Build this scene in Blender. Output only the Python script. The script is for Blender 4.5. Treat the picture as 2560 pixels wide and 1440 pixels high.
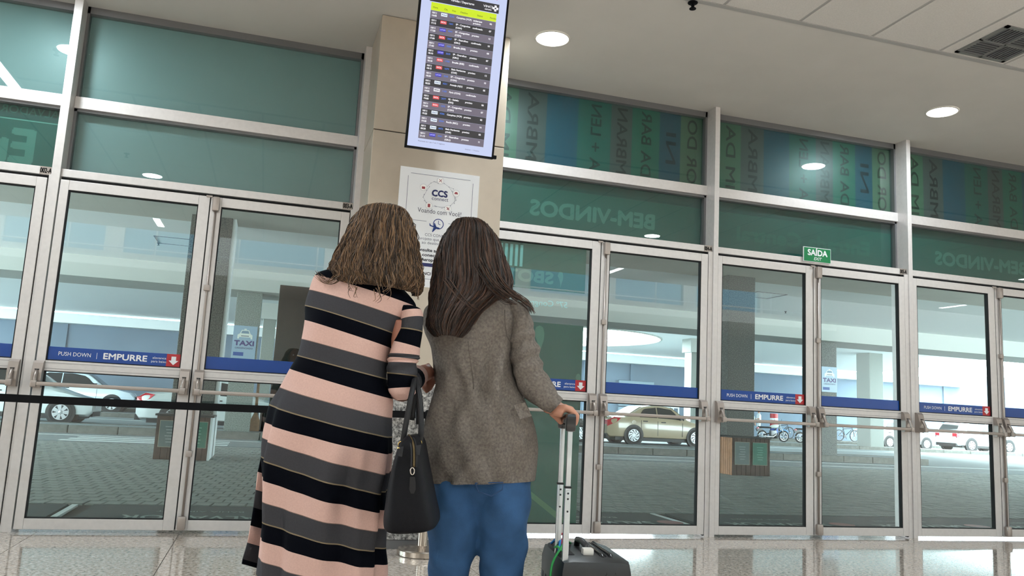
import bpy, bmesh, math, random
from mathutils import Vector, Matrix, Euler
random.seed(7)
R = math.radians
sc = bpy.context.scene
for o in list(bpy.data.objects): bpy.data.objects.remove(o)

# ------------------------------------------------------------------ camera, world, exposure
FPX = 2036.9
CAM = Vector((0.0, -6.458, 1.006))
_yaw, _pit, _rol = R(16.383), R(8.445), R(2.992)
_fw = Vector((math.sin(_yaw)*math.cos(_pit), math.cos(_yaw)*math.cos(_pit), math.sin(_pit)))
_r0 = Vector((math.cos(_yaw), -math.sin(_yaw), 0)); _u0 = _r0.cross(_fw)
_rt = _r0*math.cos(_rol) + _u0*math.sin(_rol)
_up = -_r0*math.sin(_rol) + _u0*math.cos(_rol)
cd = bpy.data.cameras.new('camera'); cam = bpy.data.objects.new('camera', cd)
sc.collection.objects.link(cam); sc.camera = cam
cd.sensor_width = 36.0; cd.lens = 36.0*FPX/2560.0; cd.clip_start = 0.05; cd.clip_end = 400
m = Matrix((_rt, _up, -_fw)).transposed().to_4x4(); m.translation = CAM; cam.matrix_world = m

sc.view_settings.view_transform = 'Standard'; sc.view_settings.look = 'None'
sc.view_settings.gamma = 1.0; sc.view_settings.use_curve_mapping = False
sc.view_settings.exposure = 0.0
SKY = 18.0
wd = bpy.data.worlds.new('sky'); sc.world = wd; wd.use_nodes = True
bg = wd.node_tree.nodes['Background']; bg.inputs[0].default_value = (.86, .95, 1.0, 1); bg.inputs[1].default_value = SKY
sd = bpy.data.lights.new('sun', 'SUN'); sd.energy = 4.0; sd.angle = R(6); sd.color = (1, .98, .94)
sun = bpy.data.objects.new('sun', sd); COL0 = sc.collection; COL0.objects.link(sun)
sun.rotation_euler = Vector((-.80, -.12, -.58)).to_track_quat('-Z', 'Y').to_euler(); sun.location = (60, 20, 40)
sc.cycles.max_bounces = 10; sc.cycles.transparent_max_bounces = 24; sc.cycles.diffuse_bounces = 5
sc.cycles.glossy_bounces = 4; sc.cycles.sample_clamp_indirect = 6.0
sc.cycles.caustics_reflective = False; sc.cycles.caustics_refractive = False

# ------------------------------------------------------------------ helpers
COL = sc.collection
def ray(u, v): return _rt*(u-1280) - _up*(v-720) + _fw*FPX
def at(u, v, d): return CAM + ray(u, v)*(d/FPX)            # point seen at (u,v), d metres in front of the lens
def wy(u, v, y):                                            # point seen at (u,v) on the upright plane at y
    r = ray(u, v); return CAM + r*((y-CAM.y)/r.y)
def wz(u, v, z):
    r = ray(u, v); return CAM + r*((z-CAM.z)/r.z)
def srgb(r, g, b):
    f = lambda c: (c/255/12.92) if c <= 10.3 else ((c/255+.055)/1.055)**2.4
    return (f(r), f(g), f(b), 1)

class MB:
    def __init__(s): s.v = []; s.f = []; s.c = []
    def add(s, vs, fs, col=None):
        o = len(s.v); s.v += [tuple(p) for p in vs]; s.f += [tuple(i+o for i in f) for f in fs]
        s.c += [col]*len(fs); return s
    def box(s, x0, x1, y0, y1, z0, z1, col=None, M=None):
        vs = [Vector((x, y, z)) for x in (x0, x1) for y in (y0, y1) for z in (z0, z1)]
        if M is not None: vs = [M @ p for p in vs]
        return s.add(vs, [(0,1,3,2),(4,6,7,5),(0,4,5,1),(2,3,7,6),(0,2,6,4),(1,5,7,3)], col)
    def cbox(s, x0, x1, y0, y1, z0, z1, b=.004, col=None, M=None):
        bm = bmesh.new(); bmesh.ops.create_cube(bm, size=1)
        for q in bm.verts: q.co = Vector((x0+(q.co.x+.5)*(x1-x0), y0+(q.co.y+.5)*(y1-y0), z0+(q.co.z+.5)*(z1-z0)))
        bmesh.ops.bevel(bm, geom=bm.edges[:], offset=b, segments=2, affect='EDGES', profile=.6)
        bm.verts.index_update(); vs = [q.co.copy() for q in bm.verts]
        if M is not None: vs = [M @ p for p in vs]
        s.add(vs, [[q.index for q in f.verts] for f in bm.faces], col); bm.free(); return s
    def tube(s, pts, r, n=8, col=None, cap=True, rs=None):
        pts = [Vector(p) for p in pts]; vs = []; fs = []; k = len(pts); pn = None
        for i, p in enumerate(pts):
            t = (pts[min(i+1, k-1)]-pts[max(i-1, 0)]).normalized()
            if pn is None: pn = t.orthogonal().normalized()
            else:
                pn = (pn - t*pn.dot(t)); pn = pn.normalized() if pn.length > 1e-6 else t.orthogonal().normalized()
            b = t.cross(pn); rr = rs[i] if rs else r
            for j in range(n):
                a = 2*math.pi*j/n; vs.append(p + (pn*math.cos(a)+b*math.sin(a))*rr)
        for i in range(k-1):
            for j in range(n):
                a, b_ = i*n+j, i*n+(j+1) % n; fs.append((a, b_, b_+n, a+n))
        if cap: fs.append(tuple(range(n-1, -1, -1))); fs.append(tuple(range((k-1)*n, k*n)))
        return s.add(vs, fs, col)
    def lathe(s, prof, n=24, M=None, col=None, cap=True):
        vs = []; fs = []; k = len(prof)
        for r_, z in prof:
            for j in range(n):
                a = 2*math.pi*j/n; p = Vector((r_*math.cos(a), r_*math.sin(a), z)); vs.append(M @ p if M is not None else p)
        for i in range(k-1):
            for j in range(n):
                a, b_ = i*n+j, i*n+(j+1) % n; fs.append((a, b_, b_+n, a+n))
        if cap: fs.append(tuple(range(n-1, -1, -1))); fs.append(tuple(range((k-1)*n, k*n)))
        return s.add(vs, fs, col)
    def prism(s, poly, fa, fb, col=None):                   # poly in 2-D, fa/fb map (a,b) to the two end faces
        n = len(poly); vs = [fa(*p) for p in poly]+[fb(*p) for p in poly]
        fs = [tuple(range(n)), tuple(range(2*n-1, n-1, -1))]+[(i, i+n, (i+1) % n+n, (i+1) % n) for i in range(n)]
        return s.add(vs, fs, col)
    def grid(s, rows, col=None, closed=True, cols=None):
        n = len(rows[0]); vs = [p for r_ in rows for p in r_]; base = len(s.v); s.v += [tuple(p) for p in vs]
        for i in range(len(rows)-1):
            c = cols[i] if cols else col
            for j in range(n if closed else n-1):
                a, b_ = i*n+j, i*n+(j+1) % n; s.f.append((base+a, base+b_, base+b_+n, base+a+n)); s.c.append(c)
        return s
    def data(s, name, mat, smooth=False):
        me = bpy.data.meshes.new(name); me.from_pydata(s.v, [], s.f); me.update()
        if any(c is not None for c in s.c):
            at_ = me.color_attributes.new('Col', 'FLOAT_COLOR', 'CORNER'); buf = []
            for f, c in zip(me.polygons, s.c):
                c = c or (1, 1, 1, 1); buf += list(c)*f.loop_total
            at_.data.foreach_set('color', buf)
        me.materials.append(mat)
        bm = bmesh.new(); bm.from_mesh(me); bmesh.ops.recalc_face_normals(bm, faces=bm.faces[:])
        for f in bm.faces: f.smooth = bool(smooth)
        bm.to_mesh(me); bm.free()
        return me
    def build(s, name, mat, parent=None, smooth=False, angle=None, **tags):
        me = s.data(name, mat, smooth); o = bpy.data.objects.new(name, me); COL.objects.link(o)
        if smooth and angle is not None:
            try: me.set_sharp_from_angle(angle=R(angle))
            except Exception: pass
        if parent is not None: put(o, parent)
        tag(o, **tags); return o
def W(o): return o.matrix_basis.copy() if o.parent is None else W(o.parent) @ o.matrix_parent_inverse @ o.matrix_basis
def put(o, parent):
    inv = W(parent).inverted(); o.parent = parent; o.matrix_parent_inverse = inv
def tag(o, label=None, cat=None, group=None, kind=None):
    if label: o['label'] = label
    if cat: o['category'] = cat
    if group: o['group'] = group
    if kind: o['kind'] = kind
    return o
def thing(name, loc, label=None, cat=None, group=None, kind=None, rz=0):
    o = bpy.data.objects.new(name, None); COL.objects.link(o); o.empty_display_size = .05
    o.location = loc; o.rotation_euler = (0, 0, rz); return tag(o, label, cat, group, kind)
def link(name, me, parent, M=None):
    o = bpy.data.objects.new(name, me); COL.objects.link(o)
    if M is not None: o.matrix_basis = M
    if parent is not None: put(o, parent)
    return o
def copy_tree(o, parent=None):
    c = o.copy(); COL.objects.link(c); c.parent = parent
    for ch in [q for q in bpy.data.objects if q.parent == o]: copy_tree(ch, c)
    return c
_tc = {}
def text_mesh(s, size=1.0, bold=0.0, ax='CENTER', ay='CENTER', sx=1.0, shear=0.0):
    cu = bpy.data.curves.new('t', 'FONT'); cu.body = s; cu.size = size; cu.align_x = ax; cu.align_y = ay
    cu.offset = bold; cu.shear = shear; cu.resolution_u = 3
    o = bpy.data.objects.new('t', cu); me = o.to_mesh()
    vs = [Vector((v.co.x*sx, v.co.y, 0)) for v in me.vertices]; fs = [tuple(p.vertices) for p in me.polygons]
    o.to_mesh_clear(); bpy.data.objects.remove(o); bpy.data.curves.remove(cu)
    return vs, fs
def add_text(mb, s, M, size, bold=0, ax='CENTER', ay='CENTER', sx=1.0, mirror=False, fit=None, col=None, shear=0.0):
    vs, fs = text_mesh(s, size, 0, ax, ay, sx, shear)
    if fit and vs:
        w = max(v.x for v in vs)-min(v.x for v in vs); k = fit/w if w > 1e-6 else 1
        vs = [Vector((v.x*k, v.y, 0)) for v in vs]
    if mirror: vs = [Vector((-v.x, v.y, 0)) for v in vs]
    for k, (dx, dy) in enumerate(((0, 0), (1, .4), (-1, -.4), (.4, -1), (-.4, 1)) if bold else ((0, 0),)):
        mb.add([M @ (v+Vector((dx*bold, dy*bold, .00004*k))) for v in vs], fs, col)
    return mb
def face_in(x, y, z, rot=0):                                # local x,y -> world x,z on an upright plane, facing indoors (-y)
    return Matrix.Translation((x, y, z)) @ Matrix.Rotation(R(90), 4, 'X') @ Matrix.Rotation(rot, 4, 'Z')

# ------------------------------------------------------------------ materials
MAT = {}
def mat(name, col, rough=.6, metal=0.0, spec=.5, noise=None, bump=0.0, bscale=60, attr=False, emit=None, coat=0.0, trans=None):
    if name in MAT: return MAT[name]
    mt = bpy.data.materials.new(name); mt.use_nodes = True; nt = mt.node_tree; b = nt.nodes['Principled BSDF']
    c = col if len(col) == 4 else (*col, 1)
    b.inputs['Base Color'].default_value = c; b.inputs['Roughness'].default_value = rough
    b.inputs['Metallic'].default_value = metal; b.inputs['Specular IOR Level'].default_value = spec
    if coat: b.inputs['Coat Weight'].default_value = coat; b.inputs['Coat Roughness'].default_value = .05
    src = None
    if attr:
        a = nt.nodes.new('ShaderNodeAttribute'); a.attribute_name = 'Col'; src = a.outputs['Color']
    if noise or bump:
        tc = nt.nodes.new('ShaderNodeTexCoord'); n = nt.nodes.new('ShaderNodeTexNoise')
        n.inputs['Detail'].default_value = 5; nt.links.new(tc.outputs['Object'], n.inputs['Vector'])
    if noise:                                               # (scale, amount): mottling of the base colour
        n.inputs['Scale'].default_value = noise[0]
        mr = nt.nodes.new('ShaderNodeMapRange'); mr.inputs[1].default_value = .3; mr.inputs[2].default_value = .7
        mr.inputs[3].default_value = 1-noise[1]; mr.inputs[4].default_value = 1+noise[1]
        nt.links.new(n.outputs['Fac'], mr.inputs[0])
        mx = nt.nodes.new('ShaderNodeVectorMath'); mx.operation = 'SCALE'
        if src is not None: nt.links.new(src, mx.inputs[0])
        else: mx.inputs[0].default_value = c[:3]
        nt.links.new(mr.outputs[0], mx.inputs['Scale']); src = mx.outputs[0]
    if src is not None and not (emit and attr): nt.links.new(src, b.inputs['Base Color'])
    if emit and attr: b.inputs['Base Color'].default_value = (.01, .01, .01, 1)
    if bump:
        n2 = nt.nodes.new('ShaderNodeTexNoise'); n2.inputs['Scale'].default_value = bscale; n2.inputs['Detail'].default_value = 4
        nt.links.new(tc.outputs['Object'], n2.inputs['Vector'])
        bp = nt.nodes.new('ShaderNodeBump'); bp.inputs['Strength'].default_value = bump; bp.inputs['Distance'].default_value = .02
        nt.links.new(n2.outputs['Fac'], bp.inputs['Height']); nt.links.new(bp.outputs[0], b.inputs['Normal'])
    if emit:
        b.inputs['Emission Strength'].default_value = emit
        if attr: nt.links.new(src, b.inputs['Emission Color'])
        else: b.inputs['Emission Color'].default_value = c
    MAT[name] = mt; return mt
def glass_mat(name, tint, ior=1.5, boost=1.0):
    mt = bpy.data.materials.new(name); mt.use_nodes = True; nt = mt.node_tree; nt.nodes.clear()
    out = nt.nodes.new('ShaderNodeOutputMaterial'); mix = nt.nodes.new('ShaderNodeMixShader')
    tr = nt.nodes.new('ShaderNodeBsdfTransparent'); tr.inputs[0].default_value = (*tint, 1)
    gl = nt.nodes.new('ShaderNodeBsdfGlossy'); gl.inputs['Roughness'].default_value = 0.0; gl.inputs[0].default_value = (1, 1, 1, 1)
    fr = nt.nodes.new('ShaderNodeFresnel'); fr.inputs[0].default_value = ior
    mu = nt.nodes.new('ShaderNodeMath'); mu.operation = 'MULTIPLY'; mu.inputs[1].default_value = boost
    ge = nt.nodes.new('ShaderNodeNewGeometry'); fb = nt.nodes.new('ShaderNodeMath'); fb.operation = 'SUBTRACT'; fb.inputs[0].default_value = 1.0
    nt.links.new(ge.outputs['Backfacing'], fb.inputs[1]); m2 = nt.nodes.new('ShaderNodeMath'); m2.operation = 'MULTIPLY'   # reflect once, at the entry face
    nt.links.new(fr.outputs[0], mu.inputs[0]); nt.links.new(mu.outputs[0], m2.inputs[0]); nt.links.new(fb.outputs[0], m2.inputs[1]); nt.links.new(m2.outputs[0], mix.inputs[0])
    nt.links.new(tr.outputs[0], mix.inputs[1]); nt.links.new(gl.outputs[0], mix.inputs[2]); nt.links.new(mix.outputs[0], out.inputs[0])
    MAT[name] = mt; return mt
def granite(name, c0, c1, c2, scale, rough=.25, gap=.5, coat=0):
    mt = bpy.data.materials.new(name); mt.use_nodes = True; nt = mt.node_tree; b = nt.nodes['Principled BSDF']
    tc = nt.nodes.new('ShaderNodeTexCoord'); n = nt.nodes.new('ShaderNodeTexNoise'); n.inputs['Scale'].default_value = scale
    n.inputs['Detail'].default_value = 6; n.inputs['Roughness'].default_value = .7
    nt.links.new(tc.outputs['Object'], n.inputs['Vector'])
    cr = nt.nodes.new('ShaderNodeValToRGB'); e = cr.color_ramp.elements
    e[0].position = gap-.13; e[0].color = c0; e[1].position = gap+.12; e[1].color = c2
    k = e.new(gap); k.color = c1
    nt.links.new(n.outputs['Fac'], cr.inputs[0]); nt.links.new(cr.outputs[0], b.inputs['Base Color'])
    b.inputs['Roughness'].default_value = rough
    if coat: b.inputs['Coat Weight'].default_value = coat; b.inputs['Coat Roughness'].default_value = .03
    MAT[name] = mt; return mt

mat('alu', srgb(212, 208, 206), .42, .25, noise=(30, .04))
mat('alu_dark', srgb(120, 120, 122), .4, .5)
mat('hardware', srgb(168, 158, 151), .35, .55)
mat('seal', (.006, .006, .007), .8)
mat('steel', srgb(190, 180, 170), .22, 1.0)
mat('plaster', srgb(208, 206, 201), .9, spec=.2, noise=(3, .02))
mat('ceil_tile', srgb(214, 212, 208), .95, spec=.1, noise=(90, .05), bump=.15, bscale=220)
mat('tbar', srgb(170, 170, 168), .6)
mat('vent', srgb(130, 132, 130), .5, .3)
mat('vent_dark', srgb(40, 42, 42), .7)
mat('pillar_panel', srgb(190, 178, 162), .35, .25, noise=(12, .03))
granite('pillar_granite', srgb(38, 38, 40), srgb(150, 148, 146), srgb(205, 203, 200), 55, .35, .5)
granite('floor_granite', srgb(112, 98, 86), srgb(186, 172, 160), srgb(212, 202, 192), 44, .08, .48, .25)
granite('column_granite', srgb(42, 46, 44), srgb(76, 80, 76), srgb(108, 112, 106), 55, .6, .5)
granite('column_granite_light', srgb(80, 84, 80), srgb(126, 132, 126), srgb(156, 160, 152), 60, .6, .5)
mat('grout', srgb(110, 98, 88), .8)
glass_mat('glass', (.90, .98, .97), 1.5, 1.7)
glass_mat('glass_clear', (.97, .98, .98), 1.45, .8)
mat('banner_blue', srgb(0, 66, 148), .3)
mat('banner_red', srgb(178, 30, 40), .35)
mat('print_white', srgb(235, 238, 242), .5)
mat('film_green', srgb(24, 84, 74), .35, noise=(1.2, .06))
mat('film_pale', srgb(96, 142, 126), .4)
mat('film_teal', srgb(118, 136, 138), .4, noise=(1.0, .03))
mat('film_attr', (1, 1, 1), .38, attr=True, noise=(1.5, .05))
mat('print_attr', (1, 1, 1), .55, attr=True)
mat('black', (.006, .006, .007), .6, spec=.12)
mat('black_gloss', (.01, .01, .011), .2)
mat('rubber', (.015, .015, .016), .85)
mat('paint_attr', (1, 1, 1), .22, attr=True, coat=.6)
# ================================================================== the hall: floor, ceiling, walls
ZC = 3.895
X0, X1 = -11.0, 17.0
fl = MB().box(X0, X1, -19, .3, -.12, -.014).build('floor', MAT['grout'], kind='structure')
tw = .92
tm = MB().cbox(.002, tw-.002, .002, tw-.002, -.014, 0, .0015).data('tile', MAT['floor_granite'])
for i in range(-11, 18):
    for j in range(1, 11):
        x = -.49+tw*i; y = .05-tw*j
        if X0 < x and x+tw < X1: link('tile', tm, fl, Matrix.Translation((x, y, 0)))
MB().box(X0, X1, .05, .26, -.014, 0).build('threshold_strip', MAT['floor_granite'], fl)
MB().box(X0, X1, -19, .05-tw*10, -.014, 0).build('back_paving', MAT['floor_granite'], fl)

ce = MB().box(X0, X1, -1.69, .26, ZC, ZC+.12).build('ceiling', MAT['plaster'], kind='structure')
MB().box(X0, X1, -9.2, -1.69, ZC+.03, ZC+.14).build('ceiling_void', MAT['tbar'], ce)
tx, ty = .624, 1.25
ct = MB().cbox(.013, tx-.013, .013, ty-.013, ZC-.004, ZC+.028, .003).data('ceiling_tile', MAT['ceil_tile'])
VX, VY = 4.72, -1.69-ty
for i in range(-21, 23):
    for j in range(6):
        x = 2.844+tx*i-2*tx+.624; y = -1.69-ty*(j+1)
        if x > X0 and x+tx < X1: link('ceiling_tile', ct, ce, Matrix.Translation((x, y, 0)))
bars = MB()
for i in range(-22, 24): bars.box(2.844+tx*i-.012, 2.844+tx*i+.012, -9.19, -1.69, ZC, ZC+.03)
for j in range(1, 7): bars.box(X0, X1, -1.69-ty*j-.012, -1.69-ty*j+.012, ZC, ZC+.03)
bars.build('grid_bars', MAT['tbar'], ce)
MB().box(X0, X1, -1.70, -1.66, ZC-.008, ZC+.03).build('edge_trim', MAT['tbar'], ce)

# air outlet with four grille fields
av = thing('air_vent', (5.03, -2.0, ZC), 'square grey four-field air grille set in the ceiling tiles', 'vent')
f_ = MB()
vx0, vx1, vy0, vy1 = 4.82, 5.29, -2.21, -1.74
for a, b, c, d in ((vx0, vx1, vy0, vy0+.03), (vx0, vx1, vy1-.03, vy1), (vx0, vx0+.03, vy0, vy1), (vx1-.03, vx1, vy0, vy1), (5.045, 5.065, vy0, vy1), (vx0, vx1, -1.985, -1.965)):
    f_.box(a, b, c, d, ZC-.014, ZC-.004)
f_.build('frame', MAT['vent'], av)
MB().box(vx0+.01, vx1-.01, vy0+.01, vy1-.01, ZC-.0045, ZC-.0035).build('backing', MAT['vent_dark'], av)
for qx, qy, d in ((0, 0, 0), (1, 0, 1), (0, 1, 1), (1, 1, 0)):
    ax = vx0+.03 if qx == 0 else 5.065; bx = 5.045 if qx == 0 else vx1-.03
    ay = vy0+.03 if qy == 0 else -1.965; by = -1.985 if qy == 0 else vy1-.03
    for k in range(7):
        t = (k+.5)/7
        if d: MB().box(ax, bx, ay+(by-ay)*t-.007, ay+(by-ay)*t+.007, ZC-.012, ZC-.006).build('slat', MAT['alu_dark'], av)
        else: MB().box(ax+(bx-ax)*t-.007, ax+(bx-ax)*t+.007, ay, by, ZC-.012, ZC-.006).build('slat', MAT['alu_dark'], av)

# walls of the hall, the atrium behind the camera with its gallery
MB().box(X0-.2, X0, -19, .3, -.12, 9).build('wall_left', MAT['plaster'], kind='structure')
MB().box(X1, X1+.2, -19, .3, -.12, 9).build('wall_right', MAT['plaster'], kind='structure')
wb = MB()
wb.box(X0, X1, -19.2, -19, -.12, 4.3); wb.box(X0, X1, -19.2, -19, 8.2, 9)
for k in range(10): wb.box(X0+k*3.1, X0+k*3.1+.5, -19.2, -19, 4.3, 8.2)
wbk = wb.build('wall_back', MAT['plaster'], kind='structure')
glass_mat('glass_dark', (.22, .30, .34), 1.5, 1.0)
MB().box(X0, X1, -19.12, -19.1, 4.3, 8.2).build('glazing', MAT['glass_dark'], wbk)
MB().box(X0, X1, -9.4, -9.2, ZC, 9).build('wall_bulkhead', MAT['plaster'], kind='structure')
rf = MB()
rf.box(X0, X1, -9.6, -9.2, 9, 9.2); rf.box(X0, X1, -19.2, -16.4, 9, 9.2)
for k in range(11): rf.box(X0+k*2.8-.1, X0+k*2.8+.1, -16.4, -9.6, 8.9, 9.15)
rf.build('ceiling_atrium', MAT['plaster'], kind='structure')
MB().box(X0, X1, -19, -15, 3.95, 4.3).build('gallery_floor', MAT['plaster'], kind='structure')
gr = thing('gallery_railing', (3, -15, 4.3), 'white steel gallery railing behind the camera, seen mirrored in the glass', 'railing')
MB().tube([(X0, -15.05, 5.35), (X1, -15.05, 5.35)], .03).build('handrail', MAT['print_white'], gr, True)
MB().tube([(X0, -15.05, 4.42), (X1, -15.05, 4.42)], .02).build('bottom_rail', MAT['print_white'], gr, True)
for k in range(15): MB().tube([(X0+.3+k*1.95, -15.05, 4.3), (X0+.3+k*1.95, -15.05, 5.35)], .022).build('post', MAT['print_white'], gr, True)

# round recessed ceiling lamps
mat('lamp_disc', (1.0, .98, .94), emit=12.0)
mat('lamp_rim', srgb(225, 222, 215), .5)
for n, (x, y, lb) in enumerate(((-1.86, -.733, 'round recessed downlight over the left doors, seen only as a mirror image'), (1.906, -.733, 'bright round recessed downlight right of the departures screen'), (5.685, -.733, 'bright round recessed downlight above the right-hand doors'),
        (-1.72, -4.88, 'round recessed downlight behind the camera on the left'), (5.75, -4.88, 'round recessed downlight behind the camera on the right'), (2.0, -4.88, 'round recessed downlight behind the camera in the middle'))):
    zz = ZC if y > -1.69 else ZC-.004
    L = thing('downlight', (x, y, zz), lb, 'lamp', 'round recessed downlights')
    MB().lathe([(.142, 0), (.142, -.004), (.128, -.010), (.128, -.004)], 40, Matrix.Translation((x, y, zz)), cap=False).build('rim', MAT['lamp_rim'], L, True)
    MB().lathe([(.0001, -.005), (.128, -.005)], 40, Matrix.Translation((x, y, zz)), cap=False).build('diffuser', MAT['lamp_disc'], L)
    ld = bpy.data.lights.new('bulb', 'AREA'); ld.shape = 'DISK'; ld.size = .24; ld.energy = 34; ld.color = (.84, .94, 1)
    lo = bpy.data.objects.new('bulb', ld); COL.objects.link(lo); lo.location = (x, y, zz-.012); put(lo, L)
# linear lamps of the hall; the long side ones are added unseen to brighten it
mat('tube_lamp', (.92, .97, 1.0), emit=20.0)
k = 0
for x, y0, y1, lb in ((-2.6, -1.92, -.65, 'linear ceiling lamp over the leftmost doors, seen mirrored in the top left pane'), (-2.0, -8.75, -8.05, 'short linear lamp far behind the camera, seen mirrored in the left door'), (6.5, -8.75, -8.05, 'short linear lamp far behind the camera, seen mirrored beside the gold car'), (14.95, -8.75, -8.05, 'short linear lamp far behind the camera, seen mirrored in the far right door'), (-6.4, -8.75, -6.05, 'long fill lamp added out of view in the far left of the hall'), (-6.4, -4.75, -2.05, 'long fill lamp added out of view in the near left of the hall'), (13.2, -4.75, -2.05, 'long fill lamp added out of view in the near right of the hall')):
    L = thing('linear_lamp', (x, y0, ZC), lb, 'lamp', 'linear ceiling lamps of the hall')
    MB().box(x-.07, x+.07, y0-.01, y1+.01, ZC-.035, ZC-.004).build('housing', MAT['lamp_rim'], L)
    MB().box(x-.055, x+.055, y0, y1, ZC-.04, ZC-.0355).build('diffuser', MAT['tube_lamp'], L)
# sprinkler heads
def sprinkler(x, y, z, lb, up=False):
    s = thing('sprinkler_head', (x, y, z), lb, 'sprinkler', 'sprinkler heads')
    MB().lathe([(.035, 0), (.035, -.006), (.012, -.012), (.012, -.03), (.006, -.032), (.006, -.045)], 12, Matrix.Translation((x, y, z))).build('body', MAT['black'], s, True, 40)
    MB().lathe([(.024, -.045), (.024, -.049)], 12, Matrix.Translation((x, y, z))).build('deflector', MAT['black'], s)
sprinkler(-2.0, -.8, ZC, 'small dark sprinkler head over the left doors, seen mirrored in the top pane')
sprinkler(-1.9, -3.93, ZC-.004, 'small dark sprinkler head behind the camera, seen mirrored in the lower left pane')
sprinkler(2.62, -1.66, ZC-.01, 'small black sprinkler head at the very top edge, by the ceiling tiles')

# ================================================================== glazed front: mullions, transoms, panes
BAY = {2: -3.657, 3: -1.494, 4: 1.718, 5: 3.881, 6: 6.044, 7: 8.207}
mull = {}                                                   # bay -> (left mullion right edge, right mullion left edge)
spans = {2: (-3.73, -1.62), 3: (-1.562, .545), 4: (1.56, 3.79), 5: (3.838, 5.953), 6: (6.001, 8.116), 7: (8.164, 10.28)}
k = 0
for xa, xb in ((-3.785, -3.73), (-1.62, -1.562), (.545, .605), (3.79, 3.838), (5.953, 6.001), (8.116, 8.164), (10.28, 10.33)):
    k += 1; t_ = MB().cbox(xa, xb, 0, .21, 0, ZC, .002).build('trim_%d' % k, MAT['alu'], kind='structure')
    MB().box(xa-.02, xb+.02, .15, .235, 2.56, ZC-.001).build('glazing_channel', MAT['alu_dark'], t_)
for b, (xa, xb) in spans.items():
    k += 1; t_ = MB().cbox(xa, xb, .03, .21, 2.515, 2.572, .002).build('trim_%d' % k, MAT['alu'], kind='structure')
    MB().cbox(xa, xb, .13, .23, 3.075, 3.165, .002).build('transom_bar', MAT['alu'], t_)
    MB().box(xa, xb, .15, .24, ZC-.055, ZC-.001).build('head_channel', MAT['alu_dark'], t_)
    MB().box(xa, xb, .15, .24, 2.572, 2.59).build('glazing_bead', MAT['alu_dark'], t_)
    MB().box(xa, xb, .15, .225, 3.055, 3.075).build('glazing_bead', MAT['alu_dark'], t_)
    MB().box(xa, xb, .06, .17, 2.49, 2.515).build('brush_seal', MAT['seal'], t_)
# printed films on the panes: base colour bands, mirrored lettering
GREEN = srgb(31, 104, 88)
bands = [(0, .05, (28, 112, 92)), (.05, .163, (84, 128, 102)), (.163, .285, (86, 98, 98)), (.285, .423, (20, 92, 116)), (.423, .57, (30, 108, 98)), (.57, .666, (82, 94, 94)), (.666, .794, (32, 116, 98)), (.794, .893, (26, 88, 110)), (.893, 1.0, (88, 122, 98))]
letters = [('IM DA', .107, 0), ('MBRA', .224, 0), ('A + LEN', .5, 0), ('MBRAN', .618, 0), ('DA BAR', .73, 0), ('NI', .845, 0), ('OR DO', .946, 0)]
YF = .212
w = 0
for b, (xa, xb) in spans.items():
    for lev, (za, zb) in enumerate(((2.58, 3.065), (3.16, ZC-.05))):
        w += 1
        wn = thing('window_%d' % w, ((xa+xb)/2, .19, za), kind='structure')
        MB().box(xa+.012, xb-.012, .186, .194, za, zb).build('glass_pane', MAT['glass'], wn)
        if b in (3,) or (b == 2 and lev == 1):
            MB().box(xa+.012, xb-.012, YF, YF+.006, za, zb).build('film', MAT['film_teal'], wn)
        elif lev == 1:
            mb = MB(); ww = xb-xa-.024
            for f0, f1, c in bands: mb.box(xa+.012+ww*f0, xa+.012+ww*f1, YF, YF+.006, za, zb, srgb(*[q*.74 for q in c]))
            mb.build('film', MAT['film_attr'], wn)
            mb = MB()
            for s_, fx, _ in letters:
                c = [c for f0, f1, c in bands if f0 <= fx < f1][0]
                add_text(mb, s_, face_in(xa+.012+ww*fx, YF-.0015, (za+zb)/2, R(90)) @ Matrix.Scale(-1, 4, (0, 1, 0)), .145, .002, fit=.62 if len(s_) > 3 else .3, col=srgb(*[q*.38 for q in c]))
            mb.build('film_lettering', MAT['film_attr'], wn)
        else:
            mb = MB().box(xa+.012, xb-.012, YF, YF+.006, za, zb, srgb(22, 78, 70))
            mb.box(xa+.012, xb-.012, YF-.001, YF, zb-.105, zb, srgb(18, 62, 57))
            mb.build('film', MAT['film_attr'], wn)
            mb = MB(); word = {2: 'Entrada', 4: 'BEM-VINDOS', 5: 'Entrada Central', 6: 'BEM-VINDOS', 7: 'Entrada'}[b]
            c = srgb(62, 112, 102) if b != 5 else srgb(27, 86, 76)
            if b == 2:
                add_text(mb, 'Entrada', face_in(xb-.17, YF-.0015, 2.735), .36, .012, mirror=True, ax='LEFT', col=c)
                mb.box(xa+.012, xb-.012, YF-.0016, YF-.001, 2.945, 2.953, srgb(90, 140, 130))
                add_text(mb, 'SALVADOR', face_in(xb-.012, YF-.0015, 3.02), .085, .001, mirror=True, ax='LEFT', col=srgb(44, 96, 90))
                mb.box(xb-.50, xb-.47, YF-.0016, YF-.001, 3.01, 3.03, srgb(110, 40, 50))
            else:
                add_text(mb, word, face_in((xa+xb)/2+{4: .02, 5: .02, 6: .03, 7: 0}[b], YF-.0015, 2.765), .19, .008, mirror=True, fit=1.20 if b != 5 else 1.5, col=c)
            mb.build('film_lettering', MAT['film_attr'], wn)

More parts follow.
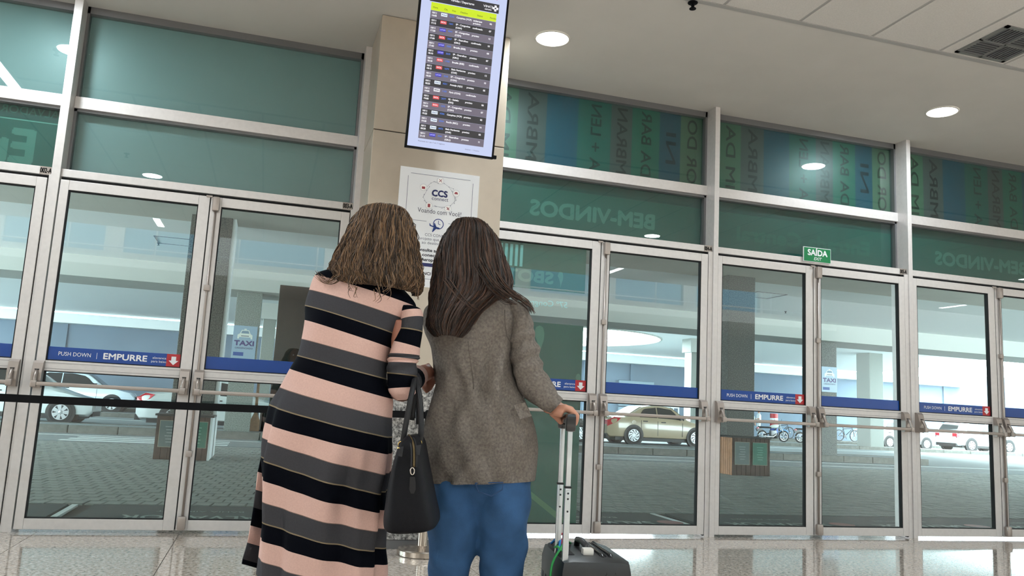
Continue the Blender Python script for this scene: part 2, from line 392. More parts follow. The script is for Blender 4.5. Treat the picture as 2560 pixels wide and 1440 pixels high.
# ------------------------------------------------------------------ door leaves
def door(n, xl, xr, hinge, bay):
    """xl/xr: glass edges; hinge side 'L' (text banner leaf) or 'R' (rod leaf)"""
    sl = .058 if hinge == 'L' else .078
    sr = .078 if hinge == 'L' else .066
    if bay in (5, 6, 7) and hinge == 'L': sl = .043
    d = thing('door_%d' % n, ((xl+xr)/2, 0, 0), kind='structure')
    A = MAT['alu']; y1 = .05; zt, zb = 2.486, .022
    MB().cbox(xl-sl, xl, 0, y1, zb, zt, .003).build('stile', A, d)
    MB().cbox(xr, xr+sr, 0, y1, zb, zt, .003).build('stile', A, d)
    MB().cbox(xl, xr, 0, y1, 2.414, zt, .003).build('top_rail', A, d)
    MB().cbox(xl, xr, 0, y1, zb, .095, .003).build('bottom_rail', A, d)
    mr = MB().cbox(xl, xr, 0, y1, 1.105, 1.178, .003).build('mid_rail', A, d)
    MB().box(xl, xr, -.001, .001, 1.120, 1.1225).box(xl, xr, -.001, .001, 1.160, 1.1625).build('groove', MAT['alu_dark'], mr)
    for za, zb_ in ((1.178, 2.414), (.095, 1.105)):
        MB().box(xl, xr, .022, .028, za, zb_).build('glass_pane', MAT['glass'], d)
        sg = MB(); e = .007
        sg.box(xl, xl+e, .004, .046, za, zb_).box(xr-e, xr, .004, .046, za, zb_).box(xl, xr, .004, .046, zb_-e, zb_).box(xl, xr, .004, .046, za, za+e)
        sg.build('gasket', MAT['seal'], d)
    # blue banner on the glass just above the mid rail
    bn = MB().box(xl+.004, xr-.004, .0185, .0215, 1.181, 1.277).build('banner', MAT['banner_blue'], d)
    if hinge == 'L':
        Wd = xr-xl; tw_ = MB(); y = .0172; zc = 1.229
        add_text(tw_, 'PUSH DOWN', face_in(xl+Wd*.20, y, zc), .040, 0, fit=Wd*.235)
        tw_.box(xl+Wd*.360, xl+Wd*.363, y, y+.001, zc-.022, zc+.022)
        add_text(tw_, 'EMPURRE', face_in(xl+Wd*.572, y, zc), .060, .0018, fit=Wd*.325)
        add_text(tw_, 'alavanca', face_in(xl+Wd*.83, y, zc+.013), .023, 0, fit=Wd*.105)
        add_text(tw_, 'para baixo', face_in(xl+Wd*.83, y, zc-.013), .023, 0, fit=Wd*.12)
        tw_.build('banner_print', MAT['print_white'], bn)
        MB().box(xr-.004-.098, xr-.004, .0172, .0186, 1.181, 1.277).build('arrow_square', MAT['banner_red'], bn)
        cx = xr-.053; ar = [(-.016, .030), (.016, .030), (.016, .0), (.034, 0), (0, -.032), (-.034, 0), (-.016, 0)]
        MB().prism(ar, lambda a, b_: (cx+a, .0165, zc+b_), lambda a, b_: (cx+a, .0172, zc+b_)).build('down_arrow', MAT['print_white'], bn)
    # push bar with its two cases
    H = MAT['hardware']; xa = xl-sl*.55; xb = xr+sr*.5
    if hinge == 'R': xa, xb = xl-sl*.35, xr+sr*.45
    pbar = MB().cbox(xa, xb, -.112, -.092, .998, 1.026, .006).build('push_bar', H, d, True, 40)
    for s_, xc in ((1, xa), (-1, xb)):
        prof = [(0, .985), (-.045, .985), (-.058, 1.03), (-.058, 1.09), (-.040, 1.155), (-.018, 1.172), (0, 1.172)]
        MB().prism(prof, lambda a, b_: (xc-.032, a, b_), lambda a, b_: (xc+.032, a, b_)).build('case', H, pbar)
        MB().box(xc-.014, xc+.014, -.0605, -.05, 1.108, 1.113).build('slot', MAT['seal'], pbar)
        pts = [(xc, -.052, 1.10), (xc, -.075, 1.085), (xc, -.095, 1.05), (xc+s_*.004, -.103, 1.012)]
        MB().tube(pts, .013, 8).build('lever', H, pbar, True)
        MB().cbox(xc-.018, xc+.02, -.117, -.086, .990, 1.034, .006).build('bar_end', H, pbar, True, 40)
    if hinge == 'R':
        xr_ = xl-.038
        rod = MB().tube([(xr_, -.012, .12), (xr_, -.012, 2.40)], .0085, 8).build('bolt_rod', H, d, True)
        MB().cbox(xr_-.026, xr_+.026, -.045, 0, 2.372, 2.482, .012).build('top_bolt_case', H, rod, True, 40)
        MB().cbox(xr_-.03, xr_+.026, -.045, 0, .03, .125, .012).build('foot_bolt_case', H, rod, True, 40)
        for z in (1.785, .565):
            MB().cbox(xr_-.024, xr_+.02, -.026, 0, z-.022, z+.022, .006).build('rod_guide', H, rod, True, 40)
        MB().box(xl-sl-.02, xl-sl+.004, .005, .045, .03, 2.48).build('meeting_seal', MAT['seal'], d)
        MB().cbox(xl-sl-.035, xl-sl+.01, -.012, .0, 2.478, 2.492, .002).build('strike_plate', H, d)
    return d
n = 0; DOORS = {}
for b, x in BAY.items():
    n += 1; DOORS[b, 'A'] = door(n, x, x+.888, 'L', b)
    n += 1; DOORS[b, 'B'] = door(n, x+1.052, x+1.95, 'R', b)
# filler post and dark seams between leaves and posts
k = 40
for b, x in BAY.items():
    xa, xb = spans[b]
    k += 1; t_ = MB().cbox(max(x+1.95+.072, xb-.045), xb, .012, .19, 0, 2.515, .002).build('trim_%d' % k, MAT['alu'], kind='structure')
    MB().box(x+1.95+.066, max(x+1.95+.072, xb-.045), .02, .05, .01, 2.51).build('seam', MAT['seal'], t_)
    if x-.058-xa > .012: MB().cbox(xa, x-.062, .012, .19, 0, 2.515, .002).build('jamb', MAT['alu'], t_)
# number plates on the lintels
for b, s_ in ((2, '002-A'), (3, '003-A'), (4, '004-A'), (5, '005-A')):
    xb = spans[b][1]; np_ = thing('number_plate', (xb-.05, .03, 2.54), 'small door number plate reading ' + s_, 'sign', 'door number plates')
    MB().box(xb-.082, xb-.002, .026, .031, 2.512, 2.572).build('plate', MAT['hardware'], np_)
    mb = MB(); add_text(mb, s_, face_in(xb-.042, .0252, 2.541), .052, .0016, fit=.074); mb.build('digits', MAT['black'], np_)

# ------------------------------------------------------------------ green film on the leaf right of the pillar (door 004-A, text leaf)
d4 = DOORS[4, 'A']; x4 = BAY[4]
def film(mbv, name, m_): return mbv.build(name, m_, d4)
fx1 = x4+.845
fm = MB()
fm.box(x4, fx1, .030, .034, .098, 1.10, srgb(22, 82, 72)); fm.box(x4, fx1, .030, .034, 1.18, 1.74, srgb(20, 76, 68))
fm.box(x4, fx1, .030, .034, 2.02, 2.41, srgb(22, 82, 72)); fm.box(x4, x4+.02, .030, .034, 1.74, 2.02, srgb(22, 82, 72))
film(fm, 'film', MAT['film_attr'])
fm = MB(); P_ = srgb(66, 112, 98); yy = .0288
add_text(fm, 'SBOT', face_in(x4+.34, yy, 2.12), .135, .006, mirror=True, fit=.42, col=P_)
add_text(fm, '57º Congresso', face_in(x4+.46, yy, 1.905), .07, .001, mirror=True, fit=.46, col=srgb(176, 214, 214))
add_text(fm, 'SBOT', face_in(x4+.30, yy, 1.56), .05, .001, mirror=True, fit=.15, col=P_)
add_text(fm, '9', face_in(x4+.30, yy, 1.46), .20, .006, mirror=True, col=P_)
for k in range(6): fm.box(x4+.02+k*.045, x4+.045+k*.045, yy, yy+.001, 2.20, 2.385, srgb(120, 178, 178))
sw = [(.0, .15), (.03, .165), (.06, .15), (.075, .10), (.07, .04), (.045, -.04), (.035, -.10), (.03, -.03), (.01, .04), (-.02, .09)]
for s_, cx, cz in ((1.0, x4+.42, 1.55), (.55, x4+.60, 2.10), (.5, x4+.80, 1.25)):
    fm.prism(sw, lambda a, b_: (cx+a*s_, yy, cz+b_*s_), lambda a, b_: (cx+a*s_, yy+.001, cz+b_*s_), P_)
fm.prism([(.02, .60), (.08, .60), (.80, .10), (.72, .10)], lambda a, b_: (x4+a, yy, b_), lambda a, b_: (x4+a, yy+.001, b_), srgb(72, 112, 86))
film(fm, 'film_print', MAT['film_attr'])
# exit sign
es = thing('exit_sign', (4.905, 0, 2.6), 'green sign reading SAIDA EXIT on the lintel', 'sign')
MB().cbox(4.752, 5.058, .012, .022, 2.53, 2.672, .002).build('plate', MAT['print_white'], es)
mat('sign_green', srgb(0, 122, 70), .4)
MB().box(4.758, 5.052, .010, .0125, 2.536, 2.666).build('field', MAT['sign_green'], es)
mb = MB(); add_text(mb, 'SAÍDA', face_in(4.905, .0092, 2.618), .078, .003, fit=.215)
add_text(mb, 'EXIT', face_in(4.905, .0092, 2.562), .042, .0005, fit=.088, shear=.25); mb.build('lettering', MAT['print_white'], es)

# ------------------------------------------------------------------ clad pillar
pl = MB().box(.605, 1.585, -.585, .3, 0, ZC).build('wall_pillar', MAT['seal'], kind='structure')
def panel(z0, z1, m_):
    MB().cbox(.592, 1.597, -.612, -.585, z0+.004, z1-.004, .004).build('panel', m_, pl)
    MB().cbox(.592, .606, -.584, .0, z0+.004, z1-.004, .003).build('side_panel', m_, pl)
    MB().cbox(1.583, 1.597, -.584, .0, z0+.004, z1-.004, .003).build('side_panel', m_, pl)
panel(2.995, ZC, MAT['pillar_panel']); panel(1.16, 2.995, MAT['pillar_panel']); panel(.06, 1.16, MAT['pillar_granite'])
MB().box(.60, 1.59, -.60, .25, 0, .06).build('plinth', MAT['alu_dark'], pl)
# poster on the pillar
po = thing('poster', (1.115, -.613, 2.3), 'white notice board with blue airport lettering on the pillar', 'poster')
px0, px1, pz0, pz1 = .812, 1.416, 1.855, 2.742; yp = -.6145
MB().box(px0, px1, -.6165, -.612, pz0, pz1).build('sheet', MAT['print_white'], po)
pw = px1-px0; NAVY = srgb(24, 32, 92); GR = srgb(110, 116, 140); yp = -.6172
pr_ = MB()
def bar(a, b, c, d, col): pr_.box(a, b, yp, yp+.0004, c, d, col)
fr0, fr1, fz1 = px0+.06*1.0, px1-.05, pz1-.045
for a, b, c, d in ((fr0+.02, fr1-.02, fz1, fz1+.003), (fr0, fr0+.003, pz0+.06, fz1-.02), (fr1, fr1+.003, pz0+.06, fz1-.02), (fr0, px0+.22, 2.345, 2.348), (px0+.385, fr1, 2.345, 2.348), (fr0, fr1, pz0+.06, pz0+.063)): bar(a, b, c, d, GR)
cxp = px0+.305
add_text(pr_, 'CCS', face_in(cxp, yp, 2.565), .066, .003, fit=.115, col=NAVY)
add_text(pr_, 'connect', face_in(cxp+.005, yp, 2.525), .038, 0, fit=.125, col=NAVY)
add_text(pr_, 'Voando com Você!', face_in(cxp+.01, yp, 2.425), .05, 0, fit=.33, col=srgb(70, 74, 92))
add_text(pr_, 'CCS CONNECT é', face_in(cxp+.02, yp, 2.245), .03, 0, fit=.22, col=srgb(90, 94, 112))
add_text(pr_, 'o projeto que conecta você', face_in(cxp+.02, yp, 2.215), .03, 0, fit=.36, col=srgb(90, 94, 112))
add_text(pr_, 'ao destino Salvador', face_in(cxp+.02, yp, 2.185), .03, 0, fit=.26, col=srgb(90, 94, 112))
for i, s_ in enumerate(('Consulte aqui os destinos', 'conectados pelo', 'Aeroporto')):
    add_text(pr_, s_, face_in(cxp+.03-(.06 if i == 2 else 0), yp, 2.13-.036*i), .033, .001, fit=(.38, .26, .15)[i], col=srgb(20, 22, 40))
bar(px0+.09, px1-.09, 2.008, 2.034, NAVY)
add_text(pr_, 'VINCI', face_in(px0+.235, yp, 1.955), .030, .001, fit=.085, col=srgb(50, 52, 60))
for a, b, c in ((0, .012, 0), (.012, 0, 1), (0, -.012, 0), (-.012, 0, 1), (.012, .012, 2), (-.012, -.012, 2)):
    q = ((170, 40, 60), (60, 30, 60), (200, 60, 60))[c]; bar(px0+.31+a-.005, px0+.31+a+.005, 1.955+b-.005, 1.955+b+.005, srgb(*q))
import itertools
random.seed(3)
nodes = []
for k in range(26):
    a = 2*math.pi*k/26+random.uniform(-.1, .1); rr = random.uniform(.82, 1.05)
    nodes.append((cxp+.125*rr*math.cos(a), 2.555+.105*rr*math.sin(a)))
for i, (a, b) in enumerate(nodes):
    pr_.lathe([(.0028, 0), (.0001, .0003)], 6, Matrix.Translation((a, yp+.0002, b)) @ Matrix.Rotation(R(90), 4, 'X'), NAVY, cap=False)
    c, d = nodes[(i+random.choice((1, 2))) % 26]
    t = Vector((c-a, 0, d-b)).normalized(); nn = Vector((-t.z, 0, t.x))*.0007; p, q = Vector((a, yp, b)), Vector((c, yp, d))
    pr_.add([p+nn, q+nn, q-nn, p-nn], [(0, 1, 2, 3)], GR)
for k, (a, b) in enumerate(((0, .112), (.125, .03), (.07, -.095), (-.075, -.088), (-.125, .045))):
    M_ = Matrix.Translation((cxp+a, yp-.0003, 2.555+b)) @ Matrix.Rotation(R(90), 4, 'X')
    pr_.lathe([(.027, 0), (.0001, 0)], 20, M_, srgb(200, 205, 215), cap=False)
    pr_.lathe([(.024, .0004), (.0001, .0004)], 20, M_, srgb(248, 248, 248), cap=False)
    cc = srgb(150, 60, 70); M2 = M_ @ Matrix.Translation((0, 0, .0008))
    shp = {0: [(-.012, -.009, .012, .013), ], 1: [(-.013, -.006, .013, .003), (-.009, .003, .009, .010)], 2: [(-.003, -.014, .003, .014), (-.013, -.003, .013, .002)], 3: [(-.009, -.013, .009, .013)], 4: [(-.012, -.012, .012, .006)]}[k]
    for (p0, q0, p1, q1) in shp:
        rt = Matrix.Rotation(R(45 if k in (0, 2) else 0), 4, 'Z')
        if k == 0:
            for s_ in (45, -45): pr_.add([M2 @ Matrix.Rotation(R(s_), 4, 'Z') @ Vector(v) for v in ((-.002, -.015, 0), (.002, -.015, 0), (.002, .015, 0), (-.002, .015, 0))], [(0, 1, 2, 3)], cc)
        else: pr_.add([M2 @ rt @ Vector(v) for v in ((p0, q0, 0), (p1, q0, 0), (p1, q1, 0), (p0, q1, 0))], [(0, 1, 2, 3)], cc)
# clock and aeroplane mark
BL = srgb(26, 58, 130); Mc = Matrix.Translation((cxp+.005, yp-.0002, 2.335)) @ Matrix.Rotation(R(90), 4, 'X')
pr_.lathe([(.040, 0), (.034, 0)], 28, Mc, BL, cap=False)
def quad2(M_, pts, col): pr_.add([M_ @ Vector((a, b, .0004)) for a, b in pts], [tuple(range(len(pts)))], col)
quad2(Mc, ((-.002, 0), (.002, 0), (.002, .026), (-.002, .026)), BL); quad2(Mc, ((0, -.002), (.016, -.006), (.016, -.002), (0, .002)), BL)
Mp = Matrix.Translation((cxp-.022, yp-.0008, 2.305)) @ Matrix.Rotation(R(90), 4, 'X') @ Matrix.Rotation(R(-8), 4, 'Z')
quad2(Mp, ((-.040, .004), (.032, -.004), (.044, 0), (.034, .008), (-.034, .012)), BL); quad2(Mp, ((-.006, .008), (.014, .006), (-.004, .034), (-.010, .034)), BL); quad2(Mp, ((-.008, 0), (.016, -.002), (-.006, -.036), (-.012, -.036)), BL); quad2(Mp, ((-.040, .008), (-.028, .008), (-.040, .024), (-.044, .024)), BL)
pr_.build('print', MAT['print_attr'], po)

# ------------------------------------------------------------------ hanging departures screen
mat('screen_attr', (1, 1, 1), .4, attr=True, emit=1.0)
sx0, sz0, sy0, SW, SH = .706, 2.605, -1.5, .578, 1.075
fs = thing('departures_screen', (sx0+SW/2, sy0, sz0), 'upright flight departures screen in a thin black frame hanging by the pillar', 'screen')
MS = Matrix.Translation((sx0, sy0, sz0)) @ Matrix.Rotation(R(10), 4, 'X') @ Matrix.Rotation(R(90), 4, 'X')   # local x right, y up, z towards viewer
def sbox(mb, a, b, c, d, z0, z1, col=None): mb.box(a, b, c, d, z0, z1, col, MS); return mb
bz = .012
h = MB()
sbox(h, 0, bz, 0, SH, -.03, .006); sbox(h, SW-bz, SW, 0, SH, -.03, .006); sbox(h, 0, SW, 0, bz, -.03, .006); sbox(h, 0, SW, SH-bz, SH, -.03, .006); sbox(h, bz, SW-bz, bz, SH-bz, -.05, -.006)
h.build('housing', MAT['black'], fs)
MB().box(SW-.004, SW+.022, .004, .026, -.03, .0, None, MS).build('corner_latch', MAT['black'], fs)
sbox(MB(), bz, SW-bz, bz, SH-bz, -.006, 0, srgb(196, 206, 240)).build('panel', MAT['screen_attr'], fs)
hd = MB().tube([MS @ Vector((SW/2, SH*.7, -.05)), MS @ Vector((SW/2, SH*.7, -.12)), Vector((sx0+SW/2, sy0-.02, ZC))], .025).build('hanger', MAT['black'], fs, True)
iw0, iw1 = .078, .505                                       # table edges
top = .912; rowh = .0476; hdr = sbox(MB(), iw0-.012, iw1+.012, top+.020, top+.078, .0005, .001, srgb(38, 36, 44)).build('header_bar', MAT['screen_attr'], fs)
yb_ = sbox(MB(), iw0, iw1, top-.035, top+.015, .0005, .001, srgb(206, 232, 0)).build('column_bar', MAT['screen_attr'], fs)
def stext(mb, s, x, y, size, col, ax='LEFT', fit=None, bold=.0004): add_text(mb, s, MS @ Matrix.Translation((x, y, .0022)), size, bold, ax, 'CENTER', fit=fit, col=col)
WH = srgb(245, 245, 250)
mb = MB(); stext(mb, 'Partidas / Departures', (iw0+iw1)/2-.015, top+.049, .020, WH, 'CENTER', fit=.15); stext(mb, 'VINCI', iw1-.062, top+.053, .020, WH, 'CENTER', fit=.06); stext(mb, 'AIRPORTS', iw1-.06, top+.034, .010, WH, 'CENTER')
for a, b in ((0, .012), (.012, 0), (0, -.012), (-.012, 0)): sbox(mb, iw1-.012+a-.007, iw1-.012+a+.007, top+.05+b-.007, top+.05+b+.007, .001, .0022, WH)
stext(mb, '10:20', iw0, top+.045, .016, WH); mb.build('header_text', MAT['screen_attr'], hdr, kind='stuff')
mb = MB(); OL = srgb(120, 140, 10)
for s_, x in (('Hora', .012), ('Cia.', .085), ('Voo', .135), ('Destino', .19), ('Status', .30), ('Portão', .385)): stext(mb, s_, iw0+x, top-.016, .015, OL)
mb.build('column_titles', MAT['screen_attr'], yb_, kind='stuff')
rows = [('16:05', 'A', '4250', 'Campinas (VCP)', 'embarque próximo', '06'), ('17:15', 'G', '1641', 'SP - Congonhas (CGH)', 'confirmado', '07'), ('17:30', 'L', '4541', 'SP - Congonhas (CGH)', 'previsto', '12'), ('17:30', 'G', '2067', 'SP - Guarulhos (GRU)', 'confirmado', '10'), ('17:40', 'L', '3203', 'Brasília (BSB)', 'previsto', '08'), ('18:10', 'L', '3339', 'SP - Guarulhos (GRU)', 'previsto', '07'), ('18:10', 'G', '1703', 'Brasília (BSB)', 'confirmado', '09'), ('18:15', 'G', '1679', 'Belo Horizonte (CNF)', 'previsto', '12'), ('18:20', 'L', '3535', 'SP - Congonhas (CGH)', 'previsto', '10'), ('18:25', 'A', '4331', 'Aracaju (AJU)', 'previsto', '05'), ('19:00', 'F', '1183', 'Paris (CDG)', 'confirmado', ''), ('19:00', 'G', '2077', 'RJ - Galeão (GIG)', 'previsto', '06'), ('19:20', 'G', '1275', 'SP - Congonhas (CGH)', 'previsto', '07'), ('19:25', 'A', '4386', 'Campinas (VCP)', 'previsto', '05'), ('19:30', 'A', '5034', 'Recife (REC)', 'previsto', '16'), ('20:20', 'A', '4472', 'Belo Horizonte (CNF)', 'previsto', '05'), ('21:15', 'L', '3361', 'SP - Guarulhos (GRU)', 'previsto', '11')]
tags_ = {'A': (srgb(236, 246, 255), 'Azul', srgb(30, 60, 120)), 'G': (srgb(226, 70, 76), 'GOL', WH), 'L': (srgb(46, 40, 190), 'LATAM', srgb(190, 190, 250)), 'F': (srgb(240, 240, 245), 'AIRFRANCE', srgb(90, 90, 110))}
for i, (hh, al, no, de, st, ga) in enumerate(rows):
    y1_ = top-.036-i*rowh; y0_ = y1_-rowh
    rw = sbox(MB(), iw0, iw1, y0_+.0008, y1_, .0005, .001, srgb(108, 100, 116) if i % 2 == 0 else srgb(36, 34, 40)).build('flight_row', MAT['screen_attr'], fs)
    mb = MB(); stext(mb, '10/11', iw0+.008, y1_-.014, .015, WH, bold=.0007); stext(mb, hh, iw0+.008, y0_+.016, .015, WH, bold=.0007)
    c0, tx_, c1 = tags_[al]; sbox(mb, iw0+.068, iw0+.108, y1_-.026, y1_-.006, .001, .0016, c0); stext(mb, tx_, iw0+.088, y1_-.016, .012, c1, 'CENTER', fit=.032)
    stext(mb, no, iw0+.122, y1_-.017, .015, srgb(70, 120, 220))
    if len(de) > 15 and '(' in de:
        a, b = de.split(' ('); stext(mb, a, iw0+.168, y1_-.014, .0148, WH, bold=.0006); stext(mb, '('+b, iw0+.168, y0_+.014, .0148, WH, bold=.0006)
    else: stext(mb, de, iw0+.168, y1_-.017, .0148, WH, bold=.0006)
    for q, s_ in enumerate(st.split(' ')): stext(mb, s_, iw0+.278, y1_-.017-.017*q, .0145, WH, bold=.0006)
    stext(mb, ga, iw1-.04, y1_-.019, .015, WH, bold=.0007); mb.build('row_text', MAT['screen_attr'], rw, kind='stuff')
mb = MB(); stext(mb, 'Mostrando de 1 até 17 de 17 registros', iw0, .050, .011, srgb(140, 145, 175)); stext(mb, 'Anterior  1  Próximo', iw1-.12, .038, .011, srgb(150, 155, 190)); 
for dx, dy in ((0, .010), (.010, 0), (0, -.010), (-.010, 0)): sbox(mb, iw1-.01+dx-.006, iw1-.01+dx+.006, 1.032+dy-.006, 1.032+dy+.006, .001, .0022, srgb(214, 90, 150))
stext(mb, 'SALVADOR', iw1-.03, 1.03, .011, srgb(150, 155, 190), 'RIGHT'); mb.build('footer_text', MAT['screen_attr'], fs, kind='stuff')
# ================================================================== outside: ground, kerbs, roofs, columns
mat('asphalt', srgb(128, 136, 138), .85, noise=(8, .10), bump=.2, bscale=90)
mat('joint', srgb(46, 50, 48), .9)
mat('sett', srgb(136, 142, 138), .75, noise=(5, .22), bump=.25, bscale=40)
mat('kerb', srgb(108, 108, 102), .85, noise=(7, .2), bump=.4, bscale=20)
mat('line_paint', srgb(215, 222, 222), .7)
mat('soffit', srgb(196, 194, 184), .9, noise=(1.2, .05))
mat('white_ceiling', srgb(238, 240, 238), .9)
mat('beam_paint', srgb(182, 184, 178), .9)
mat('blue_wall', srgb(108, 124, 140), .85, noise=(.7, .06))
mat('white_wall', srgb(232, 236, 236), .8)
mat('mat_green', srgb(40, 56, 56), .9, noise=(40, .1))
rd = MB().box(-60, 90, 10.7, 70, -.2, 0).build('road', MAT['asphalt'], kind='structure')
for y, xa, xb, w_ in ((9.45, -3.55, -.9, 0), (10.55, -3.55, -.9, 0), (11.6, -3.5, -.9, 0)): pass
for y0, y1, xa, xb in ((10.75, 11.05, -3.6, -.6), (11.35, 11.65, -3.55, -.6), (11.95, 12.25, -3.5, -.6), (12.65, 12.78, -12, 60), (11.2, 11.3, 7.4, 11), (11.2, 11.3, 13.2, 16), (22.9, 23.05, -12, 60)):
    MB().box(xa, xb, y0, y1, 0, .004).build('lane_marking', MAT['line_paint'], rd)
sw_ = MB().box(-14, 40, .3, 10.7, -.2, -.018).build('sidewalk', MAT['joint'], kind='structure')
MB().box(-14, 40, .26, .36, -.1, -.002).build('sill_strip', MAT['kerb'], sw_)
bx_, by_ = .150, .24
sm = []
for q in range(4):
    rr = random.Random(q); j = lambda: rr.uniform(-.003, .003)
    a, b = bx_/2-.0035, by_/2-.004
    top_ = [(-a+.004+j(), -b+.005+j(), j()*.5), (a-.004+j(), -b+.005+j(), j()*.5), (a-.004+j(), b-.005+j(), j()*.5), (-a+.004+j(), b-.005+j(), j()*.5)]
    bot = [(-a, -b, -.02), (a, -b, -.02), (a, b, -.02), (-a, b, -.02)]
    sm.append((bot+top_, [(4, 5, 6, 7), (0, 1, 5, 4), (1, 2, 6, 5), (2, 3, 7, 6), (3, 0, 4, 7)]))
sdata = [MB().add(*q).data('sett', MAT['sett']) for q in sm]
cells = []
ny = int(8.9/by_)
for r_ in range(ny):
    y = 1.62+by_*(r_+.5); xs = -7.5-y*.6; xe = 9+y*1.4
    x = xs+(r_ % 2)*bx_/2
    while x < xe: cells.append((x+.04*(y-1.6), y)); x += bx_
def seen(x, y):
    d = Vector((x, y, 0))-CAM; f = d.dot(_fw); u = 1280+FPX*d.dot(_rt)/f
    return (60 < u < 650 or 1470 < u < 2540), f
near = sorted([(seen(x, y)[1], x, y) for x, y in cells if seen(x, y)[0]])[:300]
nset = {(x, y) for _, x, y in near}
rr = random.Random(5); rest = MB()
for x, y in cells:
    q = rr.randrange(4); dz = rr.uniform(-.003, .002)
    M_ = Matrix.Translation((x, y, dz)) @ Matrix.Rotation(rr.uniform(-.025, .025)-.10, 4, 'Z')
    if (x, y) in nset: link('sett', sdata[q], sw_, M_)
    else: rest.add([M_ @ Vector(v) for v in sm[q][0]], sm[q][1])
rest.build('sett_field', MAT['sett'], sw_, kind='stuff')
# door mats with lettering to be read from outside
for xa, xb, lb in ((-6.2, -1.52, 'dark green entrance mat on the setts outside the leftmost doors'), (-1.32, 3.95, 'dark green lettered entrance mat outside the doors beside the pillar'), (4.15, 9.6, 'dark green lettered entrance mat outside the right-hand doors')):
    dm = thing('entrance_mat', ((xa+xb)/2, .95, 0), lb, 'mat', 'entrance mats outside the doors')
    MB().box(xa, xb, .4, 1.52, -.018, .004).build('pile', MAT['mat_green'], dm)
    mb = MB(); c = srgb(120, 136, 132)
    for cx in ([xa+.9+1.75*i for i in range(3)] if xb-xa > 5 else [xb-1.2, xb-3.2]):
        M_ = Matrix.Translation((cx, .80, .006)) @ Matrix.Rotation(R(180), 4, 'Z')
        add_text(mb, 'SALVADOR', M_, .30, .004, fit=1.15, col=c); add_text(mb, 'BAHIA AIRPORT', Matrix.Translation((cx, 1.15, .006)) @ Matrix.Rotation(R(180), 4, 'Z'), .10, 0, fit=.7, col=c)
        mb.lathe([(.13, 0), (.0001, 0)], 16, Matrix.Translation((cx+.78, .85, .006)), srgb(120, 52, 50), cap=False)
    mb.build('lettering', MAT['print_attr'], dm, kind='stuff')
    MB().box(xb+.03, xb+.075, .4, 1.52, -.018, .004).build('edge_strip', MAT['line_paint'], dm)
# median kerbs
def median(name, xa, xb, y0, y1, h, seg, rnd=0):
    md = MB().box(xa+.2, xb-.2, y0+.16, y1-.16, -.02, h-.01).build(name, MAT['asphalt'], kind='structure')
    x = xa; q = random.Random(int(y0*10))
    ks = [MB().cbox(0, seg-.012, 0, .16, -.02, h, .02).data('kerb_stone', MAT['kerb']) for _ in range(1)]
    while x < xb-.01:
        link('kerb_stone', ks[0], md, Matrix.Translation((x, y0+q.uniform(-.008, .008), 0)))
        link('kerb_stone', ks[0], md, Matrix.Translation((x, y1-.16+q.uniform(-.008, .008), 0))); x += seg
    return md
median('median_near', -16, 19.0, 13.5, 14.9, .17, 1.0)
median('median_far', -20, 60, 25.4, 26.6, .15, 1.6)
MB().box(-60, 90, 33.6, 37, -.02, .14).build('sidewalk_far', MAT['kerb'], kind='structure')
# roofs over the drive
def hole_plate(name, outer, ell, z, m_):
    bm = bmesh.new(); es = []
    for loop in (outer, ell):
        if not loop: continue
        vs = [bm.verts.new((x, y, z)) for x, y in loop]; es += [bm.edges.new((vs[i], vs[(i+1) % len(vs)])) for i in range(len(vs))]
    bmesh.ops.triangle_fill(bm, use_beauty=True, edges=es)
    ext = bmesh.ops.extrude_face_region(bm, geom=bm.faces[:])
    for v in ext['geom']:
        if isinstance(v, bmesh.types.BMVert): v.co.z += .25
    bmesh.ops.recalc_face_normals(bm, faces=bm.faces[:])
    me = bpy.data.meshes.new(name); bm.to_mesh(me); bm.free(); me.materials.append(m_)
    o = bpy.data.objects.new(name, me); COL.objects.link(o); o['kind'] = 'structure'; return o
pc = MB().box(-17, 45, .26, 8.25, 3.90, 4.1).build('ceiling_porch', MAT['soffit'], kind='structure')
MB().box(-17, 45, 8.25, 13.6, 3.935, 4.1).build('white_field', MAT['white_ceiling'], pc)
MB().box(-17, 45, 13.6, 15.2, 3.45, 4.75).build('roof_beam', MAT['beam_paint'], pc)
ell = [(13.2+4.4*math.cos(2*math.pi*k/40), 29.4+4.9*math.sin(2*math.pi*k/40)) for k in range(40)]
co = hole_plate('ceiling_drive', [(-17, 15.2), (29.5, 15.2), (37.2, 37), (-17, 37)], ell, 4.5, MAT['white_ceiling'])
rim = MB(); pts = [Vector((x, y, 4.49)) for x, y in ell]; rim.tube(pts+[pts[0], pts[1]], .05, 6, cap=False); rim.build('skylight_rim', MAT['beam_paint'], co, True)
wf = MB().box(-60, 44, 36.6, 37, 0, 3.95).build('wall_far', MAT['blue_wall'], kind='structure')
MB().box(-60, 43.6, 35.9, 36.6, 3.92, 4.38).build('fascia_beam', MAT['white_wall'], wf)
MB().box(44.2, 80, 38, 38.3, 0, 4.9).build('wall_far_right', MAT['blue_wall'], kind='structure')
for x in (-9.3, -16, 8.5, 17.2, 20.1, 25.3, 26.4, 33.0, 42.3): MB().box(x-.12, x+.12, 36.5, 36.6, 0, 3.92).build('pilaster', MAT['blue_wall'], wf)
mat('shutter', srgb(120, 138, 150), .5, .4)
sh = thing('roller_shutter', (20.4, 36.5, 0), 'grey roller shutter in the blue wall behind the gold car', 'shutter')
for k in range(9): MB().cbox(19.2, 21.4, 36.36, 36.48, .3+k*.3, .57+k*.3, .03).build('slat', MAT['shutter'], sh)
lt = thing('wall_lattice', (22.4, 36.5, 0), 'pale square lattice window in the blue wall behind the gold car', 'window')
